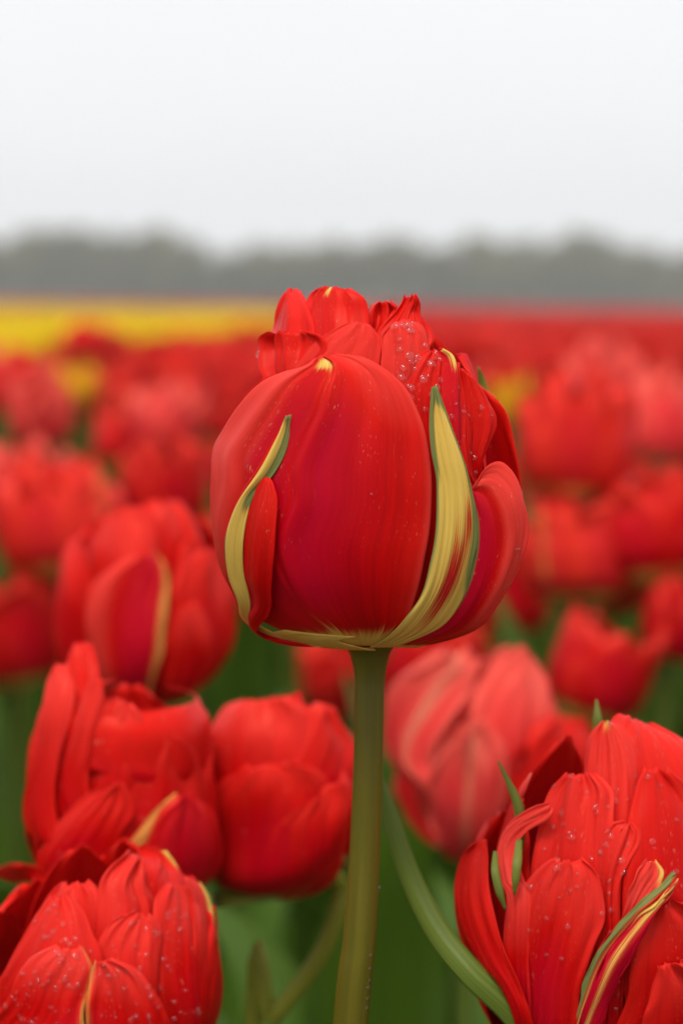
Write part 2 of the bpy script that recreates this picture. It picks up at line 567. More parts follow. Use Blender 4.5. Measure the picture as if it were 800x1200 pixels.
def drops(petal, thing, n, rmm, reg=(0.3, 1.0, -1, 1), gi=0, seed=1, flat=0.62, explicit=None, power=1.5):
    """water drops beaded on a petal"""
    g = o_grids[petal.name][gi]
    r = np.random.default_rng(seed)
    P = g['P']
    vs, fs = [], []
    b = 0
    spots = explicit or [(r.uniform(reg[0], reg[1]), r.uniform(reg[2], reg[3]), None) for _ in range(n)]
    for (u, v, size) in spots:
        i = min(int(u * (g['nu'] - 1)), g['nu'] - 2)
        j = min(int((v + 1) / 2 * (g['nv'] - 1)), g['nv'] - 2)
        e1 = P[i, j + 1] - P[i, j]
        e2 = P[i + 1, j] - P[i, j]
        p = P[i, j] + e1 * r.random() + e2 * r.random()
        nn = np.cross(e1, e2)
        nn /= np.linalg.norm(nn) + 1e-12
        if np.dot(nn, CO - p) < 0:
            nn = -nn
        rad = (size or (rmm[0] + (rmm[1] - rmm[0]) * r.random() ** power)) * 1e-3
        t1 = e1 / (np.linalg.norm(e1) + 1e-12)
        t2 = np.cross(nn, t1)
        M = np.stack([t1 * r.uniform(0.85, 1.15), t2 * r.uniform(0.85, 1.2), nn * flat], 0)
        vs.append(ICO_V @ M * rad + p - nn * rad * flat * 0.30 + nn * 0.0002)
        fs.append(ICO_F + b)
        b += len(ICO_V)
    o = mesh_obj('water_droplet', np.vstack(vs), np.vstack(fs), WATER, petal, origin=np.array(thing.location))
    o['kind'] = 'stuff'
    return o

def tube(path, radii, ns=12, n=40):
    C = crom(np.asarray(path, float), n)
    rad = np.interp(np.linspace(0, 1, n), np.linspace(0, 1, len(radii)), radii)
    T = np.gradient(C, axis=0)
    T /= np.linalg.norm(T, axis=1)[:, None]
    ref = np.array((0.3, 1.0, 0.05))
    A = np.cross(T, ref)
    A /= np.linalg.norm(A, axis=1)[:, None]
    Bn = np.cross(T, A)
    a = np.linspace(0, 2 * np.pi, ns)
    V = C[:, None, :] + (A[:, None, :] * np.cos(a)[None, :, None] + Bn[:, None, :] * np.sin(a)[None, :, None]) * rad[:, None, None]
    U = np.linspace(0, 1, n)[:, None] + 0 * a[None]
    W = (a / (2 * np.pi))[None] + 0 * U
    F = grid_faces(n, ns)
    return V.reshape(-1, 3), F, np.stack([W, U], -1).reshape(-1, 2)

def stem_obj(thing, path, radii, mat=STEM, ns=14, n=48, name='stem'):
    v, f, uv = tube(path, radii, ns, n)
    return mesh_obj(name, v, f, mat, thing, uv, np.zeros((len(v), 4)), origin=np.array(thing.location))

def blade(path, halfw, side, fold=0.35, n=30, m=9, twist=None):
    """strap leaf along a path, side = direction across at each control point, folded into a shallow V"""
    C = crom(np.asarray(path, float), n)
    W = np.interp(np.linspace(0, 1, n), np.linspace(0, 1, len(halfw)), halfw)
    S = crom(np.asarray(side, float), n) if np.ndim(side[0]) else np.tile(np.asarray(side, float), (n, 1))
    T = np.gradient(C, axis=0)
    T /= np.linalg.norm(T, axis=1)[:, None]
    S = S - T * np.sum(S * T, 1)[:, None]
    S /= np.linalg.norm(S, axis=1)[:, None]
    Nn = np.cross(T, S)
    v = np.linspace(-1, 1, m)
    P = C[:, None] + S[:, None] * (W[:, None] * v[None])[..., None] + Nn[:, None] * (W[:, None] * fold * (np.abs(v) ** 1.3)[None])[..., None]
    U = np.linspace(0, 1, n)[:, None] + 0 * v[None]
    V = (v[None] + 1) / 2 + 0 * U
    return P.reshape(-1, 3), grid_faces(n, m), np.stack([V, U], -1).reshape(-1, 2)

def leaf_obj(thing, path, halfw, side, mat=LEAF, fold=0.35, thick=0.0006, n=30, m=9):
    v, f, uv = blade(path, halfw, side, fold, n, m)
    return mesh_obj('leaf', v, f, mat, thing, uv, np.zeros((len(v), 4)), thick=thick, origin=np.array(thing.location))

S1 = lambda x, a, b: np.clip((x - a) / (b - a), 0, 1) ** 2 * (3 - 2 * np.clip((x - a) / (b - a), 0, 1))

def gauss(x, c, w):
    return np.exp(-((x - c) / w) ** 2)

def tulip_thing(cx, base, d, label, group=None, foot=None):
    b = at(cx, base, d)
    f = foot if foot is not None else (b[0], b[1], 0.0)
    return empty('tulip', f, label, 'tulip', group)

# ================================================================== setting
TOP = CAM_H - 0.085               # usual height of the flower heads

def ground_sheet():
    n = 60
    xs = np.concatenate([-np.geomspace(400, 0.3, n)[:-1], np.linspace(-0.3, 0.3, 5), np.geomspace(0.3, 400, n)[1:]])
    ys = np.concatenate([[-60, -20, -6, -2, -0.6, 0.0], np.geomspace(0.2, 700, 70)])
    X, Y = np.meshgrid(xs, ys, indexing='ij')
    Z = 0.012 * np.sin(X * 9 + 1.3 * np.sin(Y * 5)) * np.exp(-np.hypot(X, Y) / 12) - 0.01
    o = mesh_obj('ground', np.stack([X, Y, Z], -1).reshape(-1, 3), grid_faces(len(xs), len(ys)), SOIL)
    o['kind'] = 'structure'
ground_sheet()

# ---- the far row of trees
def tree_meshes(seed):
    r = np.random.default_rng(seed)
    H = 1.0
    # trunk and limbs
    vs, fs = [], []
    b = 0
    def add(path, rad, ns=7, n=10):
        nonlocal b
        v, f, _ = tube(path, rad, ns, n)
        vs.append(v); fs.append(f + b); b += len(v)
    add([(0, 0, -0.02), (0.01, 0.0, 0.25), (-0.01, 0.01, 0.5), (0.0, 0.0, 0.85)], (0.03, 0.024, 0.016, 0.004))
    tips = []
    for k in range(13):
        z0 = r.uniform(0.16, 0.72)
        a = r.uniform(0, 6.28)
        l = r.uniform(0.16, 0.34) * (1.15 - 0.6 * z0)
        e = (math.cos(a) * l, math.sin(a) * l, z0 + r.uniform(0.08, 0.24))
        add([(0, 0, z0), (e[0] * 0.5, e[1] * 0.5, z0 + 0.06), e], (0.011, 0.007, 0.002), 5, 6)
        tips.append(e)
        tips.append((e[0] * 0.6, e[1] * 0.6, e[2] * 0.9))
    tips += [(0, 0, 0.9), (0.05, 0.03, 0.8), (-0.06, 0.02, 0.75)]
    trunk = (np.vstack(vs), np.vstack(fs))
    # crown: small leaf sprays in clumps round the limb ends
    P = []
    for c in tips:
        cnt = r.integers(50, 100)
        rad = r.uniform(0.07, 0.13)
        q = r.normal(size=(cnt, 3))
        q /= np.linalg.norm(q, axis=1)[:, None]
        q *= (r.random(cnt) ** 0.45)[:, None] * rad * np.array((1, 1, 0.85))
        P.append(q + np.array(c))
    for k in range(300):          # undergrowth branches low on the stem
        P.append(np.array([[r.normal() * 0.15, r.normal() * 0.15, abs(r.normal()) * 0.22]]))
    P = np.vstack(P)
    m = len(P)
    A = r.normal(size=(m, 3)); A /= np.linalg.norm(A, axis=1)[:, None]
    Bv = np.cross(A, r.normal(size=(m, 3))); Bv /= np.linalg.norm(Bv, axis=1)[:, None]
    s = r.uniform(0.011, 0.024, m)[:, None]
    V = np.stack([P - A * s * 1.5, P + Bv * s * 0.8, P + A * s * 1.5, P - Bv * s * 0.8], 1).reshape(-1, 3)
    F = np.arange(4 * m).reshape(-1, 4)
    return trunk, (V, F)

tree_src = []
for k in range(5):
    (tv, tf), (cv, cf) = tree_meshes(50 + k)
    a = bpy.data.meshes.new('trunk'); a.from_pydata(tv.tolist(), [], tf.tolist()); finish_mesh(a, BARK)
    c = bpy.data.meshes.new('crown'); c.from_pydata(cv.tolist(), [], cf.tolist()); finish_mesh(c, CROWN, smooth=False)
    tree_src.append((a, c))

def tree_top_px(px):               # outline of the tree row in the photograph
    return np.interp(px, [-200, -30, 0, 10, 30, 120, 190, 230, 262, 300, 380, 450, 520, 600, 650, 720, 765, 785, 810, 1000],
                         [282, 284, 304, 288, 279, 275, 280, 285, 289, 286, 282, 280, 278, 279, 276, 276, 282, 292, 290, 280])
TREE_D = 190.0
rt = np.random.default_rng(3)
tpx = -420.0
ti = 0
while tpx < 1230:
    for row in range(2):
        d = TREE_D + row * 34 + rt.uniform(-3, 3)
        px = tpx + row * 9 + rt.uniform(-5, 5)
        p = at(px, 365, d)
        hgt = (365 - tree_top_px(px)) / FPX * d * rt.uniform(0.86, 1.13) + CAM_H
        e = empty('tree', (p[0], p[1], -0.01), 'hazy grey green tree in the blurred tree row along the horizon', 'tree', 'trees along the horizon')
        tm, cm = tree_src[int(rt.integers(0, 5))]
        for nm, me in (('trunk', tm), ('crown', cm)):
            o = link_mesh(nm, me, e)
        e.scale = (hgt * rt.uniform(0.95, 1.35), hgt * rt.uniform(0.95, 1.35), hgt)
        e.rotation_euler = (0, 0, rt.uniform(0, 6.28))
        ti += 1
    tpx += rt.uniform(17, 25) * (1.0 if -120 < tpx < 920 else 1.9)

# ---- misty air over the whole place
def haze():
    x, y0, y1, z0, z1 = 260, -40, 260, -1.2, 16.0
    v = [(sx, yy, zz) for zz in (z0, z1) for sx, yy in ((-x, y0), (x, y0), (x, y1), (-x, y1))]
    f = [(0, 3, 2, 1), (4, 5, 6, 7), (0, 1, 5, 4), (1, 2, 6, 5), (2, 3, 7, 6), (3, 0, 4, 7)]
    m, t = nodemat('haze')
    o = N(t, 'ShaderNodeOutputMaterial')
    p = N(t, 'ShaderNodeVolumePrincipled')
    p.inputs['Color'].default_value = (0.96, 0.96, 0.95, 1)
    p.inputs['Density'].default_value = HAZE_DENSITY
    p.inputs['Anisotropy'].default_value = 0.0
    t.links.new(p.outputs[0], o.inputs['Volume'])
    h = mesh_obj('haze', v, f, m, smooth=False)
    h['kind'] = 'stuff'
    h['label'] = 'thin grey mist over the tulip field'
HAZE_DENSITY = 0.0019
haze()
# ================================================================== the tall tulip in focus
hb = at(432, 752, 0.43)
hero = empty('tulip', (hb[0] - 0.012, hb[1] + 0.01, 0.0), 'tall red tulip in sharp focus standing above the others, yellow striped outer petals', 'tulip')
HP = [(-12, 10), (-6, 40), (0, 72), (6, 92), (20, 120), (45, 150), (80, 170), (120, 181), (160, 185), (200, 185), (240, 181),
      (275, 175), (300, 170), (330, 160), (360, 143), (390, 118), (420, 90), (440, 72)]
H_ = Bloom(hero, 432, 752, 0.43, HP, crk=0.6, squash=0.84, lump=2.2)

# broad front petal
def t_front(U, V):
    ye = 0.9 * S1(U, 0.17, 0.02) + 0.3 * gauss(V, 0.1, 0.10) * S1(U, 0.30, 0.08) \
         + 0.9 * gauss(U, 0.97, 0.022) * gauss(V, -0.15, 0.22) + 0.26 * gauss(V, 0.03, 0.05) * S1(U, 0.7, 0.95)
    mg = 1.05 * gauss(V, 0.12, 0.36) * S1(U, 0.12, 0.3) * S1(U, 1.0, 0.75) + 0.3 * gauss(V, -0.3, 0.2) \
         - 1.1 * S1(V, -0.2, -0.75) * S1(U, 0.15, 0.45) - (0.9 * gauss(V, 0.035, 0.025) + 0.8 * gauss(V, 0.10, 0.018) + 0.6 * gauss(V, -0.03, 0.02) + 0.5 * gauss(V, 0.17, 0.02)) * S1(U, 0.12, 0.4) * S1(U, 1.0, 0.9) - 0.9 * S1(V, 0.93, 1.0) - 0.6 * S1(V, 0.15, 0.6) * S1(U, 0.72, 0.93)  # left side also painted lighter, as though turned to the light
    return ye, 0 * U, mg
front = H_.petal([dict(
    L=[('t', -38, 10, 0), ('t', -56, 24, 2), ('t', -74, 60, 2), ('t', -88, 130, 2), (247, 565, 3), (250, 528, 3), (262, 503, 2), (279, 476, 3), (303, 449, 3), (330, 436, 2), (352, 430, 2), (366, 421, 3)],
    R=[('t', 8, 10, 0), (472, 733, 4), (484, 708, 4), (498, 652, 4), (506, 600, 4), (507, 560, 4), (502, 515, 3), (494, 488, 2), (478, 456, 1), (455, 435, 1), (425, 419, 1), (393, 415, 2)])],
    nu=90, nv=64, tint=t_front, auto=False, thick=0.0002,
    disp=lambda U, V: 5 * gauss(V, 0.1, 0.10) * S1(U, 0.0, 0.3) + 7 * gauss(V, 0.05, 0.4) * S1(U, 0.05, 0.4) + 3.0 * gauss(V, -0.35, 0.3) * S1(U, 0.2, 0.5) - 4 * S1(V, 0.8, 1.0) * S1(U, 0.3, 0.6)
        - 9 * gauss(V, 0.06, 0.06) * S1(U, 0.9, 1.0) - 3.0 * gauss(V, 0.045, 0.03) * S1(U, 0.1, 0.4) - 3.5 * gauss(V + 0.1 * U, -0.38, 0.07) * S1(U, 0.3, 0.6) - 2.6 * gauss(V - 0.12 * U, 0.36, 0.07) * S1(U, 0.25, 0.7) - 2.2 * gauss(V - 0.2 * (1 - U), 0.62, 0.06) * S1(U, 0.4, 0.7) + 2.0 * gauss(V, -0.62, 0.1) * S1(U, 0.3, 0.6) + 2.5 * np.sin(U * 9 + V * 3) * S1(U, 0.5, 0.9)  - 3 * S1(U, 0.95, 1.0), crk=0.25)

# left sepal-like petal: yellow green strap with a red folded lobe
def t_strapL(U, V):
    ye = 1.0 * S1(V, -0.85, -0.45) + 0 * U
    ye = ye - 0.75 * gauss(V, 0.75, 0.4) * S1(U, 0.58, 0.70)
    gr = 1.25 * S1(V, 0.0, 0.5) * S1(U, 0.60, 0.72) + 0.9 * gauss(V, -0.95, 0.3) * gauss(U, 0.60, 0.13) + 0.7 * S1(U, 0.95, 1.0)
    mg = 0.8 * S1(V, -0.3, -0.9) * S1(U, 0.7, 0.4)
    return ye, gr, mg
def t_lobeL(U, V):
    ye = 0.9 * S1(U, 0.10, 0.03) + 0.5 * gauss(V, -0.85, 0.12) * gauss(U, 0.30, 0.12)
    gr = 0.75 * gauss(V, -0.75, 0.14) * gauss(U, 0.34, 0.06)
    mg = 1.0 * S1(V, 0.6, -0.6) * S1(U, 0.8, 0.4)
    return ye, gr, mg
VAL = [('t', -36, 8, 3), (308, 737, 10), (292, 706, 11), (283, 672, 12), (283, 634, 13), (288, 602, 13), (297, 576, 13), (306, 564, 13)]
sepL = H_.petal([
    dict(L=[('t', -44, 6, 5), (300, 738, 12), (280, 708, 14), (268, 676, 14), (264, 643, 14), (266, 622, 14), (277, 592, 12), (301, 552, 14), (321, 516, 13), (338, 488, 12)],
         R=[('t', -36, 8, 3), (311, 737, 11), (294, 706, 12), (285, 672, 13), (285, 634, 14), (291, 602, 14), (302, 574, 14), (320, 557, 12), (334, 528, 12), (341, 486, 12)],
         tint=t_strapL, ku=0.2, disp=lambda U, V: 6 * gauss(V, -0.1, 0.5) * S1(U, 0.1, 0.4)),
    dict(L=VAL,
         R=[('t', -24, 6, 6), (318, 751, 14), (315, 722, 18), (318, 690, 21), (321, 655, 23), (323, 615, 23), (323, 584, 21), (317, 563, 17)],
         tint=t_lobeL, ku=0.3, nu=44, nv=24, arch=4, disp=lambda U, V: 2.5 * gauss(V, 0.25, 0.45) * S1(U, 0.05, 0.3) * S1(U, 1.0, 0.85) - 3 * gauss(V, -0.95, .12))],
    nu=70, nv=16, auto=False, thick=0.0003, crk=0.35, label='narrow yellow green outer petal with a folded red lobe')

# right petal: broad yellow strap ending in a spike, pink red lobe beside it
def t_strapR(U, V):
    red = (0.8 * gauss(V, 0.05, 0.55) * gauss(U, 0.38, 0.22) + 0.5 * gauss(V, 0.55, 0.2) * gauss(U, 0.58, 0.12))
    ye = 1.05 - red + 0 * U
    gr = 0.95 * S1(V, 0.68, 0.98) * S1(U, 0.22, 0.4) + 0.95 * S1(V, -0.6, -0.9) * S1(U, 0.66, 0.78) + 0.8 * S1(U, 0.90, 0.97) + 0.5 * S1(V, -0.86, -0.98) + (0.32 * S1(V, -0.2, -1.0) + 0.34 * S1(V, 0.2, 0.9)) * S1(U, 0.15, 0.6)
    mg = 0.7 * red
    return ye, gr, mg
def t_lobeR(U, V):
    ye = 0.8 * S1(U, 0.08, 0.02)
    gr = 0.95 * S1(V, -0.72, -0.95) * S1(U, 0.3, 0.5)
    mg = 1.05 * S1(V, 0.2, -0.7) * S1(U, 0.05, 0.2) - 1.9 * S1(V, -0.2, 0.4) * S1(U, 0.1, 0.4)  # outer lobe: pink pigment plus sky reflection painted into the colour
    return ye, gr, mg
SEAM = [('t', 16, 8, 3), (512, 736, 9), (538, 704, 11), (553, 660, 12), (558, 625, 12), (556, 596, 11), (552, 575, 9)]
sepR = H_.petal([
    dict(L=[('t', 0, 8, 3), (452, 748, 10), (474, 726, 12), (492, 698, 13), (504, 658, 13), (512, 610, 13), (512, 566, 12), (505, 530, 11), (503, 490, 10), (506, 454, 9)],
         R=SEAM + [(546, 548, 9), (532, 512, 9), (508, 452, 9)],
         tint=t_strapR, ku=0.26, nu=90, nv=30, disp=lambda U, V: 5 * gauss(V, 0.1, 0.7) * S1(U, 0.1, 0.4) + 0.8 * np.sin(V * 14)),
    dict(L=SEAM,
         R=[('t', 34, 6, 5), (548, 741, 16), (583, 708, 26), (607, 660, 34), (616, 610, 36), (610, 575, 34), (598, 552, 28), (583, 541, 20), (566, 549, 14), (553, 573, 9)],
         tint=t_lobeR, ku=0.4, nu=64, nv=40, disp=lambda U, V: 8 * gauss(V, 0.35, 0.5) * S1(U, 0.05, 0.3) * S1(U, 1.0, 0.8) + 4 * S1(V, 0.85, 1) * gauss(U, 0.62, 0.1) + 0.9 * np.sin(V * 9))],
    auto=False, thick=0.0003, crk=0.45, label='yellow outer petal with green rim and a pink red lobe')

# petal tucked behind the right strap, beaded with rain
def t_in(U, V):
    return 0.9 * gauss(V, 0.62, 0.09) * S1(U, 0.86, 0.97), 0 * U, 0.6 * gauss(V, 0.6, 0.3)
inR = H_.petal([dict(
    L=[('t', 8, 60, -16), ('t', 8, 180, -16), (466, 500, -16), (464, 460, -18), (474, 440, -20), (487, 421, -20), (500, 412, -20)],
    R=[('t', 44, 60, -8), ('t', 44, 170, -8), (549, 545, -6), (547, 490, -6), (542, 445, -8), (534, 418, -10), (518, 409, -16)])],
    nu=60, nv=40, tint=t_in, auto=False,
    disp=lambda U, V: 7 * gauss(V, 0.62, 0.12) * S1(U, 0.5, 0.8) - 5 * gauss(V, 0.9, 0.1) - 4 * gauss(V, 0.35, 0.15) * S1(U, 0.4, 0.8))
# petal standing at the right flank
inR2 = H_.petal([dict(
    L=[('t', 40, 40, -14), ('t', 42, 150, -14), (540, 560, -16), (535, 500, -17), (530, 455, -18), (532, 424, -16)],
    R=[('t', 84, 40, -30), ('t', 84, 140, -34), (566, 562, -20), (580, 496, -2), (574, 470, -4), (556, 445, -8)])],
    nu=50, nv=34, auto=False, disp=lambda U, V: 4 * np.sin(V * 5 + U * 6) * S1(U, 0.4, 0.8))
# two lobed petal in the crown
crownC = H_.petal([
    dict(L=[('t', -40, 120, -30), ('t', -40, 240, -28), (336, 452, -24), (345, 432, -24), (366, 405, -22), (387, 389, -20), (408, 379, -20)],
         R=[('t', 0, 120, -34), ('t', 0, 240, -32), (444, 470, -30), (445, 440, -30), (446, 415, -28), (445, 396, -26), (436, 383, -23)]),
    dict(L=[('t', 0, 120, -34), ('t', 0, 240, -32), (444, 470, -30), (445, 440, -30), (446, 415, -28), (445, 396, -26), (456, 382, -23)],
         R=[('t', 40, 120, -30), ('t', 40, 240, -26), (500, 460, -26), (503, 425, -24), (502, 402, -22), (496, 383, -20), (478, 375, -21)])],
    nu=50, nv=26, auto=False, disp=lambda U, V: 9 * gauss(V, 0, 0.55) * S1(U, 0.45, 0.8) + 1.6 * np.sin(V * 8 + U * 3) * S1(U, 0.6, 1),
    tint=lambda U, V: (0 * U, 0 * U, -0.5 * S1(U, 0.5, 0.8)), arch=3, crk=0.6)
# pleated petal at the crown's left shoulder
crownL = H_.petal([dict(
    L=[('t', -95, 150, -26), ('t', -95, 250, -24), (304, 455, -18), (303, 428, -16), (304, 408, -14), (309, 396, -12), (320, 389, -11)],
    R=[('t', -30, 150, -34), ('t', -30, 250, -30), (372, 445, -26), (381, 420, -24), (384, 404, -24), (382, 394, -24), (368, 388, -20)])],
    nu=44, nv=60, auto=False,
    disp=lambda U, V: (4 * np.sin(V * 6 + 3 * U) + 2 * np.sin(V * 13 + 1)) * S1(U, 0.6, 0.95) - 10 * gauss(V, -0.55, 0.16) * S1(U, 0.72, 0.95) + 6 * S1(U, 0.9, 1.0))
# tall notched petals at the back of the crown
crownT = H_.petal([
    dict(L=[('t', -60, 150, -50), ('t', -58, 260, -48), (318, 412, -30), (322, 385, -28), (327, 364, -24), (334, 347, -20), (341, 339, -20)],
         R=[('t', -20, 150, -60), ('t', -20, 260, -56), (370, 412, -42), (370, 388, -40), (366, 370, -36), (359, 354, -30), (351, 340, -24)]),
    dict(L=[('t', -24, 150, -60), ('t', -24, 260, -56), (352, 412, -40), (354, 388, -38), (359, 362, -34), (365, 344, -28), (377, 336, -24)],
         R=[('t', 20, 150, -60), ('t', 20, 260, -56), (430, 412, -44), (433, 385, -42), (432, 364, -36), (427, 350, -28), (411, 339, -24)],
         tint=lambda U, V: (0.95 * gauss(V, -0.1, 0.16) * S1(U, 0.93, 1.0), 0 * U, 0 * U))],
    nu=44, nv=26, auto=False, arch=1, crk=0.7, disp=lambda U, V: 7 * gauss(V, 0.1, 0.6) * S1(U, 0.5, 0.8) + 1.5 * np.sin(V * 10) * S1(U, 0.7, 1))
# deep red petals folded inside
H_.petal([dict(
    L=[('t', -10, 180, -78), ('t', -10, 280, -72), (418, 402, -60), (424, 378, -52), (431, 360, -46), (440, 354, -40)],
    R=[('t', 35, 180, -78), ('t', 35, 280, -72), (474, 405, -60), (474, 382, -52), (470, 364, -46), (458, 353, -40)])],
    nu=34, nv=34, auto=False, disp=lambda U, V: 6 * np.sin(V * 9 + 1) * S1(U, 0.5, 1.0))
# petal rolled at the top right
roll = H_.petal([dict(
    L=[('t', 5, 180, -56), ('t', 8, 270, -50), (438, 412, -42), (442, 392, -38), (452, 377, -34), (463, 364, -30), (471, 353, -24), (474, 347, -16)],
    R=[('t', 52, 180, -44), ('t', 52, 270, -40), (506, 420, -30), (505, 398, -28), (500, 382, -26), (494, 368, -22), (491, 356, -16), (486, 346, -10)])],
    nu=50, nv=30, auto=False, crk=1.5, disp=lambda U, V: 5 * gauss(V, 0.0, 0.6) * S1(U, 0.5, 0.8) + 6 * np.sin(U * 40) * S1(U, 0.86, 1.0) * gauss(V, 0.3, 0.7))
H_.petal([dict(
    L=[('t', 14, 180, -66), ('t', 16, 270, -62), (446, 400, -56), (452, 374, -50), (460, 362, -46)],
    R=[('t', 60, 180, -56), ('t', 60, 270, -52), (510, 420, -40), (506, 394, -38), (490, 372, -40)])],
    nu=30, nv=24, auto=False, crk=1.2)
# petals closing the far side of the cup
for k, (th, hw, zt, of) in enumerate(((136, 40, 300, -12), (-150, 46, 315, -8), (176, 40, 330, -18), (-118, 26, 250, -26), (88, 30, 170, -14), (150, 34, 372, -44), (-140, 36, 378, -48), (104, 28, 330, -52), (-98, 26, 340, -52))):
    Lp = [('t', th - hw * q, zt * z, of) for q, z in ((0.4, 0.0), (0.8, 0.1), (1.0, 0.35), (0.95, 0.65), (0.7, 0.9), (0.3, 0.98))]
    Rp = [('t', th + hw * q, zt * z, of) for q, z in ((0.4, 0.0), (0.8, 0.1), (1.0, 0.35), (0.95, 0.65), (0.7, 0.9), (0.3, 0.98))]
    H_.petal([dict(L=Lp, R=Rp)], nu=26, nv=18, auto=False, arch=14, disp=lambda U, V: 4 * np.sin(V * 6 + 2) * S1(U, 0.6, 1),
             tint=lambda U, V: (S1(U, 0.12, 0.02), 0 * U, 0.5 * gauss(V, 0, 0.4)))
# green petal points showing behind the right flank
def spike(pts, hw, mat=GREENTIP, thing=hero, name='sepal_tip', fold=0.4):
    P = [at(*p) for p in pts]
    v, f, uv = blade(P, [h * P_d / FPX for h, P_d in zip(hw, [p[2] for p in pts])], (1, 0.1, 0), fold, 18, 7)
    return mesh_obj(name, v, f, mat, thing, uv, np.zeros((len(v), 4)), thick=0.0005, origin=np.array(thing.location))
spike([(572, 545, 0.444), (574, 520, 0.446), (570, 480, 0.447), (565, 450, 0.447), (560, 430, 0.446)], [6, 5.5, 5, 4.5, 0.6])
# underside of the base
H_.petal([dict(
    L=[('t', -60, -4, -40), ('t', -60, 2, 4), (322, 745, 8), (334, 738, 6)],
    R=[('t', 6, -4, -40), ('t', 4, 2, 4), (398, 752, 6), (416, 746, 4)])],
    nu=16, nv=24, auto=False, crk=0.0, tint=lambda U, V: (1.0 + 0 * U, 0 * U, 0.5 * S1(V, -0.6, -1.0)))

# stem and its rain drops
SP = [(433, 768, 0.43), (433, 800, 0.43), (431, 900, 0.43), (427, 1000, 0.431), (421, 1100, 0.432), (411, 1200, 0.434)]
sp = [at(*p) for p in SP]
sp.insert(0, at(433, 744, 0.43))
sp += [sp[-1] + np.array((-0.004, 0.002, -0.08)), np.array((hero.location.x, hero.location.y, -0.01))]
u_ = 0.43 / FPX
hstem = stem_obj(hero, sp, [36 * u_, 23 * u_, 17.5 * u_, 17.3 * u_, 18 * u_, 19.5 * u_, 21 * u_, 24 * u_, 26 * u_], ns=28, n=90)
r_ = np.random.default_rng(5)
vs, fs, b = [], [], 0
for px, py, rr in [(449, 893, 1.6), (444, 1041, 3.6), (436, 1108, 2.5), (434, 1120, 3.5), (433, 1136, 3), (432, 1150, 2.6), (431, 1158, 3.6), (430, 1171, 3.0), (429, 1182, 3.4), (420, 950, 1.6), (424, 952, 1.3)]:
    p = at(px, py, 0.428)
    rad = rr * u_
    vs.append(ICO_V * rad * np.array((0.8, 0.8, 1.0)) + p); fs.append(ICO_F + b); b += len(ICO_V)
dd = mesh_obj('water_droplet', np.vstack(vs), np.vstack(fs), WATER, hstem, origin=np.array(hero.location)); dd['kind'] = 'stuff'
drops(inR, hero, 30, (0.5, 1.3), (0.62, 0.99, -0.9, 0.55), seed=2)
drops(inR, hero, 16, (0.25, 0.8), (0.5, 0.95, 0.55, 0.98), seed=12)
drops(inR2, hero, 10, (0.4, 1.0), (0.5, 0.95, -0.5, 0.8), seed=3)
drops(crownC, hero, 20, (0.5, 1.2), (0.62, 0.98, -0.5, 0.9), gi=1, seed=4)
drops(sepR, hero, 7, (0.3, 0.9), (0.45, 0.7, 0.55, 0.95), gi=1, seed=6)
drops(front, hero, 9, (0.15, 0.4), (0.55, 0.97, 0.2, 0.97), seed=8)
drops(crownL, hero, 2, (0.6, 0.8), explicit=[(0.88, -1.0, 0.75), (0.95, -0.5, 0.4)])
# ================================================================== neighbours, read petal by petal
def base_tint(y=0.15, mg=0.5, pale=0.0, stripe=None):
    def f(U, V):
        ye = 0.95 * S1(U, y, y * 0.4)
        gr = 0 * U
        if stripe:
            c, w, a = stripe
            ye = ye + a * gauss(V, c, w) * S1(U, 0.2, 0.5)
            gr = 0.7 * gauss(V, c, w * 0.5) * S1(U, 0.5, 0.9)
        return ye, gr, 0.7 * mg * gauss(V, 0, 0.5) * S1(U, 1, 0.6) - 0.5 * pale * S1(U, 0.55, 0.95)  # pale lightens petal tops: gloss from the sky put into the colour
    return f
def wave(a=4, f=6, p=0.0, bulge=6):
    return lambda U, V: a * np.sin(V * f + p + U * 3) * S1(U, 0.55, 1.0) + bulge * (1 - V ** 2) * S1(U, 0.05, 0.4)
def ring(Bm, rows, nu=22, nv=14, mat=None):
    """further petals of a bloom: (azimuth, half angle, top, offset)"""
    for k, (th, hw, zt, of) in enumerate(rows):
        sh = ((0.35, 0.0), (0.75, 0.12), (1.0, 0.38), (0.95, 0.66), (0.7, 0.9), (0.3, 0.99))
        Bm.petal([dict(L=[('t', th - hw * q, zt * z, of) for q, z in sh], R=[('t', th + hw * q, zt * z, of) for q, z in sh])],
                 nu=nu, nv=nv, auto=False, arch=10, disp=wave(4, 6, k, 3), tint=base_tint(), mat=mat)
def px_stem(thing, pts, r, mat=STEM):
    P = [at(*p) for p in pts]
    P.append(np.array(thing.location) + np.array((0, 0, -0.01)))
    return stem_obj(thing, P, [r * pts[0][2] / FPX] * len(P), mat=mat, ns=12, n=36)
CUP = lambda Rm, H: [(-8, 6), (0, Rm * 0.35), (H * 0.05, Rm * 0.6), (H * 0.14, Rm * 0.82), (H * 0.3, Rm * 0.97), (H * 0.48, Rm), (H * 0.68, Rm * 0.93), (H * 0.86, Rm * 0.8), (H, Rm * 0.66), (H * 1.25, Rm * 0.5)]

